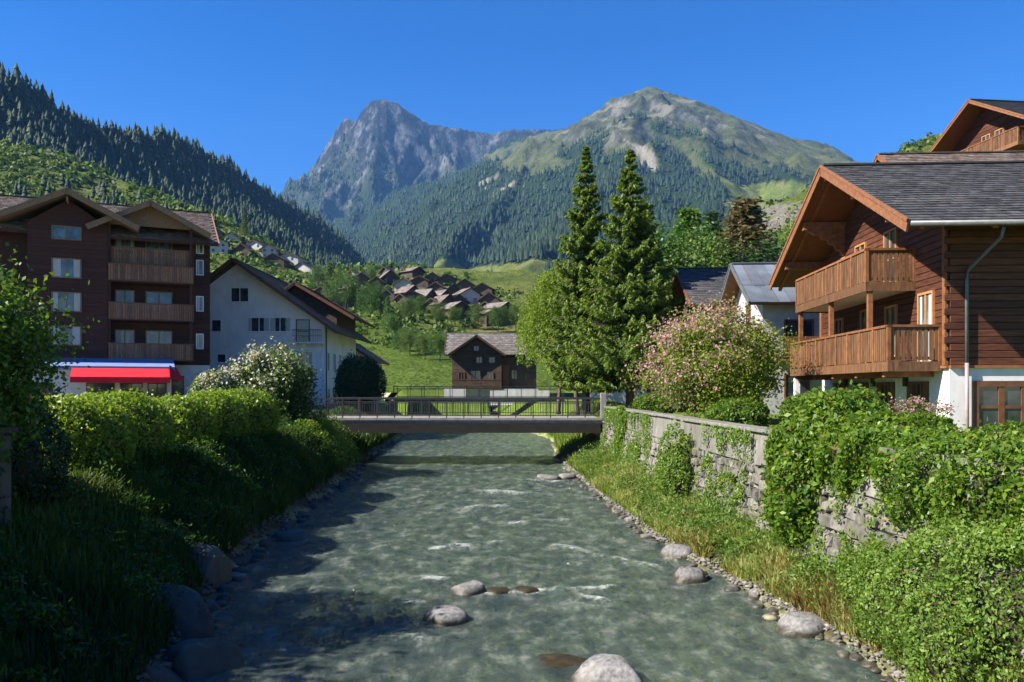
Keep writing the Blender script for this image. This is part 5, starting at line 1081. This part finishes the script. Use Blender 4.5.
def spruce(name, label, base, Hh, Rr, n_wh, seed):
    r = np.random.default_rng(seed); T = thing(name, label, 'tree', base)
    mb = MB(); mb.tube([(0, 0, -0.3), (0, 0, 0.2), (0.05, 0, Hh * 0.4), (0, 0.05, Hh * 0.75), (0, 0, Hh * 0.99)], [0.34, 0.27, 0.19, 0.1, 0.02], 8); parts = []
    for k in range(n_wh):
        t = (k + r.uniform(-0.3, 0.3)) / n_wh; z = Hh * (0.12 + 0.87 * t); Lb = Rr * (1 - t) ** 1.05 * (0.55 + 0.45 * min(1, t * 6)) + 0.12
        nb = 9 if t < 0.75 else 7
        for j in range(nb):
            a = r.uniform(0, 6.28); L = Lb * r.uniform(0.72, 1.1); d = np.array([math.cos(a), math.sin(a), 0.0])
            m = int(58 * L + 14); s = r.uniform(0.1, 1, m) ** 0.8
            dr = -0.28 * L * np.sin(s * 2.0) + 0.16 * L * s ** 3 + (0.12 * L if t > 0.6 else 0) * s
            side = np.array([-d[1], d[0], 0]); wv = (0.28 * L * (1 - s) * 1.2 + 0.09) * r.uniform(-1, 1, m)
            P_ = d * (s * L)[:, None] + side * wv[:, None] + np.array([0, 0, 1]) * (z + dr - np.abs(wv) * 0.35 - r.uniform(0, 0.16, m) * (0.5 + L * 0.3))[:, None]
            ax = d * 0.6 + side * np.sign(wv)[:, None] * 0.5 + np.array([0, 0, -0.55]) + r.normal(size=(m, 3)) * 0.25
            nbm = np.array([0, 0, 1.0]) + d * 0.4
            ti = np.clip(0.3 + 0.42 * s ** 2 + r.normal(0, 0.12, m) + r.uniform(-0.1, 0.1), 0, 0.955)
            parts.append(leaf_quads(P_, 0.3, np.broadcast_to(nbm, (m, 3)), 0.5, 0.34, axis=ax, tint=ti, r=r))
            if L > 0.7: mb.tube([(0, 0, z), tuple(d * L * 0.5 + np.array([0, 0, z - 0.2 * L])), tuple(d * L * 0.9 + np.array([0, 0, z - 0.18 * L]))], [0.035, 0.022, 0.008], 4)
    mb.build('trunk', MT['bark'], T, smooth=True)
    v, f, t_ = cat_q(parts); props(link('crown', npmesh('crown', v, f, MT['needle'], tint=t_), T), kind='stuff'); return T
spruce('spruce', 'taller spruce, left of the two, behind the bridge end', (4.9, 53.0, 2.6), 17.8, 4.1, 52, 3)
spruce('spruce', 'spruce with the bare thick trunk, right of the two', (7.15, 48.5, 2.7), 16.2, 5.0, 48, 4)
def weeping(name, label, base, Hh, Rr, n, seed):
    r = np.random.default_rng(seed); T = thing(name, label, 'tree', base); mb = trunk_mesh(MB(), (0, 0, 0), (0.2, 0, Hh * 0.8), 0.17, 0.05, 0.3, 10, (Rr * 0.8, Rr * 0.8, Hh * 0.3), (0, 0, Hh * 0.62)); parts = []
    for k in range(n):
        a = r.uniform(0, 6.28); q = r.uniform(0.1, 1) ** 0.6; top = Hh * (1 - 0.42 * q ** 1.5 * r.uniform(0.7, 1.2)) ; x, y = math.cos(a) * Rr * q, math.sin(a) * Rr * q
        ln = r.uniform(0.25, 0.62) * (top - 0.8); m = int(26 * ln) + 6; s = r.uniform(0, 1, m)
        P_ = np.stack([x + 0.15 * s * x / Rr + r.normal(0, 0.11, m), y + 0.15 * s * y / Rr + r.normal(0, 0.11, m), top - s * ln], -1)
        ax = np.array([0, 0, -1.0]) + r.normal(size=(m, 3)) * 0.5
        parts.append(leaf_quads(P_, 0.19, None, 0.2, 0.42, axis=ax, tint=np.clip(r.normal(0.5, 0.15, m) + r.uniform(-0.15, 0.15), 0, 1), r=r))
    mb.build('trunk', MT['bark'], T, smooth=True); v, f, t_ = cat_q(parts)
    props(link('crown', npmesh('crown', v, f, MT['leaf_birch'], tint=t_), T), kind='stuff')
weeping('birch_tree', 'bright yellow-green weeping birch left of the spruces', (3.7, 64.0, 2.2), 12.0, 3.2, 460, 8)
weeping('birch_tree', 'smaller light green drooping tree between birch and spruces', (4.6, 56.5, 2.4), 7.4, 2.2, 230, 9)
# ---- trees on the slopes
TINT = []
def small_tree_mesh(kind, seed):
    q = _small_tree(kind, seed); TINT.append(q[2]); return q
def _small_tree(kind, seed):
    r = np.random.default_rng(seed)
    if kind == 'c':
        parts = []
        for k in range(34):
            t = k / 34; L = 0.24 * (1 - t) ** 0.85 + 0.012
            for j in range(9):
                a = r.uniform(0, 6.28); m = 18; s = r.uniform(0.15, 1, m); P_ = np.stack([np.cos(a) * s * L + r.normal(0, 0.015, m), np.sin(a) * s * L + r.normal(0, 0.015, m), 0.08 + 0.92 * t - 0.2 * s * L + r.normal(0, 0.008, m)], -1)
                parts.append(leaf_quads(P_, 0.03, None, 0.5, 0.45, axis=np.array([np.cos(a), np.sin(a), -0.4]) + r.normal(size=(m, 3)) * 0.3, tint=np.clip(0.25 + 0.4 * s + r.normal(0, 0.12, m), 0, 1), r=r))
        return cat_q(parts)
    P_, nb, ct = crown_points(13000, (0, 0, 0.56), (0.36, 0.36, 0.44), 90, 0.14, r=r, lobes=0.4)
    return leaf_quads(P_, 0.021, nb, 0.5, 0.65, tint=np.clip(r.normal(0.45, 0.14, len(P_)) + ct * 1.3, 0, 1), r=r)
protos = {}
for kind in 'cb':
    for s_ in range(3): protos[kind, s_] = npmesh('crown', *small_tree_mesh(kind, 100 + s_ + (50 if kind == 'c' else 0))[:2], MT['leaf_far'], tint=TINT.pop())
tm = MB(); tm.tube([(0, 0, -0.05), (0, 0, 0.3), (0, 0, 0.8)], [0.022, 0.016, 0.006], 5); tm.tube([(0, 0, 0.3), (0.1, 0.03, 0.5), (0.17, 0.05, 0.62)], [0.01, 0.007, 0.003], 4); tm.tube([(0, 0, 0.35), (-0.09, -0.05, 0.55), (-0.15, -0.08, 0.68)], [0.01, 0.007, 0.003], 4)
trunk_me = tm.mesh('trunk', MT['bark'], True); crown_me = {}
def slope_tree(px, py, hpx_, kind, mat, label, wide=1.0, Yd=None, group=None):
    p = ground_at(px, py) if Yd is None else V3(((px - CX) * Yd / F, Yd, ground_z((px - CX) * Yd / F, Yd)))
    hgt = hpx_ * p.y / F if Yd is None else (p.z * 0 + (CZ + (HY - hpx_) * Yd / F) - p.z)     # with Yd, hpx_ is the row of the tree's top
    T = thing('slope_tree', label, 'tree', p, random.uniform(0, 6.28), group); key = (kind, random.randint(0, 2), mat)
    T.scale = (hgt * wide, hgt * wide, hgt); link('trunk', trunk_me, T); cr = props(link('crown', protos[key[:2]], T), kind='stuff'); cr.material_slots[0].link = 'OBJECT'; cr.material_slots[0].material = MT[mat]; return T
# wooded slope behind the zinc-roofed house
for a in ((664, 0, 222, 'b', 'leaf_tree', 'tall dark green tree right beside the spruces', 0.9, 92), (688, 0, 206, 'c', 'leaf_tree', 'green conifer above the old slate-roofed house', 1.35, 100), (712, 0, 210, 'c', 'leaf_dark', 'dark conifer above the zinc roof ridge', 1.0, 104), (745, 0, 198, 'c', 'leaf_brown', 'brownish dry conifer above the zinc roof', 1.7, 88),
          (722, 0, 232, 'b', 'leaf_dark', 'dark round tree left of the brownish conifer', 1.1, 96), (766, 0, 240, 'b', 'leaf_tree', 'dark bushy tree right of the brownish conifer', 1.1, 100), (784, 0, 238, 'b', 'leaf_far', 'light green tree just left of the chalet eave', 1.2, 98), (806, 0, 236, 'b', 'leaf_far', 'light green tree partly behind the chalet roof edge', 1.2, 120),
          (674, 0, 240, 'b', 'leaf_tree', 'dark low tree behind the old slate-roofed house', 1.2, 84), (700, 0, 238, 'b', 'leaf_far', 'light green low tree between the two old roofs', 1.1, 82), (750, 0, 246, 'b', 'leaf_dark', 'very dark bush directly above the zinc roof', 1.5, 84), (650, 0, 236, 'c', 'leaf_tree', 'dark conifer half hidden by the right spruce', 1.2, 80)):
    slope_tree(a[0], a[1], a[2], a[3], a[4], a[5], a[6], a[7], 'trees on the slope behind the chalets')
for k, (px, py, h, kd, mat) in enumerate(((330, 304, 42, 'c', 'leaf_far'), (346, 312, 40, 'b', 'leaf_tree'), (318, 296, 30, 'b', 'leaf_tree'), (372, 320, 36, 'b', 'leaf_tree'), (388, 326, 30, 'c', 'leaf_tree'), (245, 236, 24, 'c', 'leaf_far'), (372, 284, 16, 'b', 'leaf_far'), (408, 322, 24, 'b', 'leaf_far'),
          (420, 318, 22, 'b', 'leaf_tree'), (438, 324, 22, 'b', 'leaf_far'), (455, 326, 20, 'b', 'leaf_tree'), (392, 340, 26, 'b', 'leaf_tree'), (410, 356, 30, 'b', 'leaf_far'), (425, 360, 28, 'b', 'leaf_far'), (440, 362, 30, 'b', 'leaf_tree'), (400, 352, 22, 'b', 'leaf_tree'), (478, 330, 24, 'b', 'leaf_far'), (498, 332, 26, 'b', 'leaf_tree'), (516, 332, 28, 'b', 'leaf_far'))):
    slope_tree(px, py, h, kd, mat, f'{"conifer" if kd == "c" else "leafy tree"} on the village slope, {["bright", "dark"][mat == "leaf_tree"]} green, {ordn[k] if k < 17 else ["second last", "last"][k - 17]} of the group around the hamlet', 1.0 if kd == 'b' else 1.1, None, 'trees around the hamlet')
# bushes on slopes: one mass
def bush_mass(name, label, Q, hg, mat, nq=15):
    n = len(Q); d = unit(rng.normal(size=(n, nq, 3))); d[..., 2] = np.abs(d[..., 2]); s = hg[:, None, None] * rng.uniform(0.5, 1.0, (n, nq, 1))
    P_ = Q[:, None, :] + d * s * np.array([0.75, 0.75, 0.9]); nb = d.reshape(-1, 3)
    ti = np.clip(rng.normal(0.45, 0.12, (n, nq)) + rng.uniform(-0.3, 0.3, (n, 1)), 0, 0.955).ravel()
    v, f, t_ = leaf_quads(P_.reshape(-1, 3), np.repeat(hg * 0.5, nq), nb, 0.6, 0.8, tint=ti)
    return props(link(name, npmesh(name, v, f, MT[mat], tint=t_)), label, 'bushes', kind='stuff')
nb_ = fbm(hx * 0.03, hy * 0.03, 88, 4)
vill = in_poly(hpx, hpy, [(205, 225), (300, 235), (375, 262), (520, 285), (520, 335), (460, 338), (452, 356), (370, 350), (340, 330), (205, 280)]) * (hy < 700)
dens = np.clip(vill * sstep(0.42, 0.56, nb_) * 0.95 + clear * sstep(0.32, 0.45, nb_) * 1.0 + (hpx > 640) * (hpx < 1000) * (hy < 420) * sstep(0.36, 0.5, nb_) * 0.9, 0, 1)
Q = scatter_field(hx, hy, hz, dens, 60000); Q = Q[in_view(Q, 60)]; Q = Q[rng.uniform(size=len(Q)) < min(1, 3400 / max(1, len(Q)))]
Qc = scatter_field(hx, hy, hz, clear * sstep(0.3, 0.42, nb_), 120000); Qc = Qc[rng.uniform(size=len(Qc)) < min(1, 2600 / max(1, len(Qc)))]; Q = np.concatenate([Q, Qc])
bush_mass('hillside_bushes', 'bushes and scrub scattered over the hillsides', Q, rng.uniform(1.0, 3.2, len(Q)) * np.clip(Q[:, 1] / 250, 0.7, 2.0), 'leaf_far')
# ---- grass and weeds on the banks
def blades(Q, h, w, mat, name, label, tint, lean=0.35):
    n = len(Q); a = rng.uniform(0, 6.28, n); d = np.stack([np.cos(a), np.sin(a), np.zeros(n)], -1); sd_ = np.stack([-np.sin(a), np.cos(a), np.zeros(n)], -1)
    ln = rng.uniform(0.1, 1.0, n) * lean; up = np.array([0, 0, 1.0])
    p1 = Q + up * (h * 0.55)[:, None] + d * (h * ln * 0.35)[:, None]; p2 = Q + up * (h * (1 - 0.25 * ln))[:, None] + d * (h * ln)[:, None]
    ww = (sd_ * w[:, None]); V = np.stack([Q - ww, Q + ww, p1 + ww * 0.8, p1 - ww * 0.8, p2], 1).reshape(-1, 3)
    i = np.arange(n)[:, None] * 5; F4 = i + np.array([[0, 1, 2, 3]]); F3 = i + np.array([[3, 2, 4]])
    return props(link(name, npmesh(name, V, [F4, F3], MT[mat], tint=np.concatenate([tint, tint]))), label, 'grass', kind='stuff')
def clumped(n, x0f, x1f, ya, yb, pw=1.0, seed=1, th=0.35):
    y = ya + (yb - ya) * rng.uniform(0, 1, n) ** pw; x = x0f(y) + (x1f(y) - x0f(y)) * rng.uniform(0, 1, n)
    k = fbm(x * 1.5, y * 1.1, seed, 3) > th; x, y = x[k], y[k]; return np.stack([x, y, H_near(x, y) - 0.02], -1)
Q = clumped(62000, lambda y: XR(y) + 0.14, lambda y: XW(y) - 0.12, 9, 41, 1.3, 5)
hh = rng.uniform(0.14, 0.62, len(Q)) * (0.35 + 1.0 * fbm(Q[:, 0] * 0.9, Q[:, 1] * 0.7, 14, 3)); dry = fbm(Q[:, 0] * 0.7, Q[:, 1] * 0.45, 19, 3)
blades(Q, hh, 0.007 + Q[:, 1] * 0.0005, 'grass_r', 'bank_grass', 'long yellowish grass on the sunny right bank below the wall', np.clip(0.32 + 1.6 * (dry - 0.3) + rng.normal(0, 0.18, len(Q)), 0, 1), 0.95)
Q = clumped(50000, lambda y: np.minimum(XL(y) - 2.6, -9.0), lambda y: XL(y) - 0.15, 7.5, 41, 1.5, 7, 0.25)
hh = rng.uniform(0.15, 0.5, len(Q)) * (0.5 + fbm(Q[:, 0] * 0.9, Q[:, 1] * 0.7, 15, 3)); dry = fbm(Q[:, 0] * 0.6, Q[:, 1] * 0.4, 20, 3)
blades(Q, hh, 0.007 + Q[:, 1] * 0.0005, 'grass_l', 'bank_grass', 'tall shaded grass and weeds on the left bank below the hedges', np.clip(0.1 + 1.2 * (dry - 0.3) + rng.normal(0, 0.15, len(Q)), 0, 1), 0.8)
Q = clumped(16000, lambda y: XR(y) + 0.2, lambda y: XR(y) + 4.5, 46.5, 66, 1.0, 9, 0.2)
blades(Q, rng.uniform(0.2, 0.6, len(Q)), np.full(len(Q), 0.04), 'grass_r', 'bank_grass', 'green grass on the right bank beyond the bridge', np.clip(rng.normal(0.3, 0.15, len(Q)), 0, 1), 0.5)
Q = clumped(9000, lambda y: XL(y) - 3.5, lambda y: XL(y) - 0.2, 44, 66, 1.0, 9, 0.2)
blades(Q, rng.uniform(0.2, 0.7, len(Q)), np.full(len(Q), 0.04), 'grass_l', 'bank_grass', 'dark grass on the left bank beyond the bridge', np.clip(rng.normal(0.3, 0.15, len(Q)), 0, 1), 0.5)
def weeds(name, label, Q, hg, mat, lsize, nq, tshift=0.0):
    n = len(Q); d = rng.normal(size=(n, nq, 3)) * np.array([0.42, 0.42, 0.0]); d[..., 2] = rng.uniform(0.05, 1.0, (n, nq)) ** 0.8; d[..., :2] *= (1.15 - d[..., 2:3] * 0.8)
    P_ = (Q[:, None, :] + d * hg[:, None, None]).reshape(-1, 3); ti = np.clip(rng.normal(0.4, 0.15, (n, nq)) + rng.uniform(-0.2, 0.2, (n, 1)) + 0.2 * (d[..., 2] - 0.5) + tshift, 0, 1).ravel()
    v, f, t_ = leaf_quads(P_, lsize, None, 0.6, 0.42, tint=ti); return props(link(name, npmesh(name, v, f, MT[mat], tint=t_)), label, 'weeds', kind='stuff')
Q = clumped(400, lambda y: XR(y) + 0.35, lambda y: XW(y) - 0.05, 11, 41, 1.2, 31, 0.42); weeds('bank_weeds', 'leafy weeds along the foot of the right wall', Q, rng.uniform(0.3, 0.9, len(Q)), 'leaf_willow', 0.09, 85)
Q = clumped(330, lambda y: np.minimum(XL(y) - 2.8, -9.0), lambda y: XL(y) - 0.3, 7.5, 42, 1.2, 33, 0.35); weeds('bank_weeds', 'leafy weeds among the grass of the left bank', Q, rng.uniform(0.3, 0.75, len(Q)), 'leaf_tree', 0.09, 85, -0.15)  # lowered tint puts the bank's shade into the leaf colour
Q = clumped(70, lambda y: XL(y) - 1.6, lambda y: XL(y) - 0.1, 33, 41, 1.0, 35, 0.2); weeds('bank_weeds', 'sunlit leafy weeds by the left end of the footbridge', Q, rng.uniform(0.5, 1.1, len(Q)), 'leaf_hedge', 0.11, 120, 0.2)
# ivy and moss tufts hanging on the wall
n = 330; yv = rng.uniform(11, 41, n); yv = yv[fbm(yv * 0.5, yv * 0.1, 44, 3) > 0.42]; zt = np.where(rng.uniform(size=len(yv)) < 0.4, 3.0, rng.uniform(0.8, 2.3, len(yv))); parts = []
for y_, z_ in zip(yv, zt):
    m = 90; ln = random.uniform(0.25, 1.1); s = rng.uniform(0, 1, m); zz = z_ - s * ln; yy_ = y_ + rng.normal(0, 0.13, m) * (1 - 0.3 * s)
    xx = np.array([wall_x(a_, b_) for a_, b_ in zip(yy_, zz)]) - 0.09 - rng.uniform(0, 0.08, m)
    parts.append(leaf_quads(np.stack([xx, yy_, zz], -1), 0.075, np.broadcast_to(np.array([-1.0, 0, 0.3]), (m, 3)), 0.6, 0.7, tint=np.clip(rng.normal(0.55, 0.2, m), 0, 1)))
m = 2600; yy_ = 36.0 + rng.normal(0, 0.35, m); zz = rng.uniform(0.8, 3.2, m); xx = np.array([wall_x(a_, b_) for a_, b_ in zip(yy_, zz)]) - rng.uniform(0.06, 0.25, m)
parts.append(leaf_quads(np.stack([xx, yy_, zz], -1), 0.13, np.broadcast_to(np.array([-1.0, 0, 0.3]), (m, 3)), 0.6, 0.7, tint=np.clip(rng.normal(0.5, 0.2, m), 0, 1)))
v, f, t_ = cat_q(parts); props(link('wall_ivy', npmesh('wall_ivy', v, f, MT['leaf_hedge'], tint=t_)), 'tufts of ivy and moss hanging on the retaining wall', 'ivy', kind='stuff')
# yellow flowers on the left bank
fp = []
for k, (px, py) in enumerate(((121, 533), (117, 541), (124, 549), (131, 556))):
    Yd = 13.6; p = uvY(px, py, Yd); T = thing('flower', f'yellow flower in the dark left bank, {["topmost", "second from the top", "third from the top", "lowest"][k]} of the four', 'flower', (p.x, p.y, p.z - 0.45), 0, 'yellow flowers on the left bank')
    MB().tube([(0, 0, -0.3), (0.02, 0, 0.2), (0, 0, 0.45)], 0.008, 5).build('stem', MT['grass_l'], T)
    mb = MB()
    for j in range(6):
        a = j * 1.047; mb.add([(0, 0, 0.45), (0.06 * math.cos(a - 0.4), 0.06 * math.sin(a - 0.4), 0.48), (0.11 * math.cos(a), 0.11 * math.sin(a), 0.47), (0.06 * math.cos(a + 0.4), 0.06 * math.sin(a + 0.4), 0.48)], [(0, 1, 2, 3)])
    mb.build('petals', MT['petal'], T)

# ================================================================ haze
hm = bpy.data.materials.new('valley_air'); hm.use_nodes = True; ht = hm.node_tree; ht.nodes.clear()
ho = ht.nodes.new('ShaderNodeOutputMaterial'); pv = ht.nodes.new('ShaderNodeVolumePrincipled'); pv.inputs['Color'].default_value = (0.2, 0.48, 1.0, 1); pv.inputs['Density'].default_value = 0.000045; pv.inputs['Anisotropy'].default_value = 0.0
ht.links.new(pv.outputs[0], ho.inputs['Volume'])
hzb = MB().box(-5000, 5000, -300, 6500, -4, 2150).build('haze', hm); props(hzb, 'thin bluish valley air', 'haze', kind='stuff')
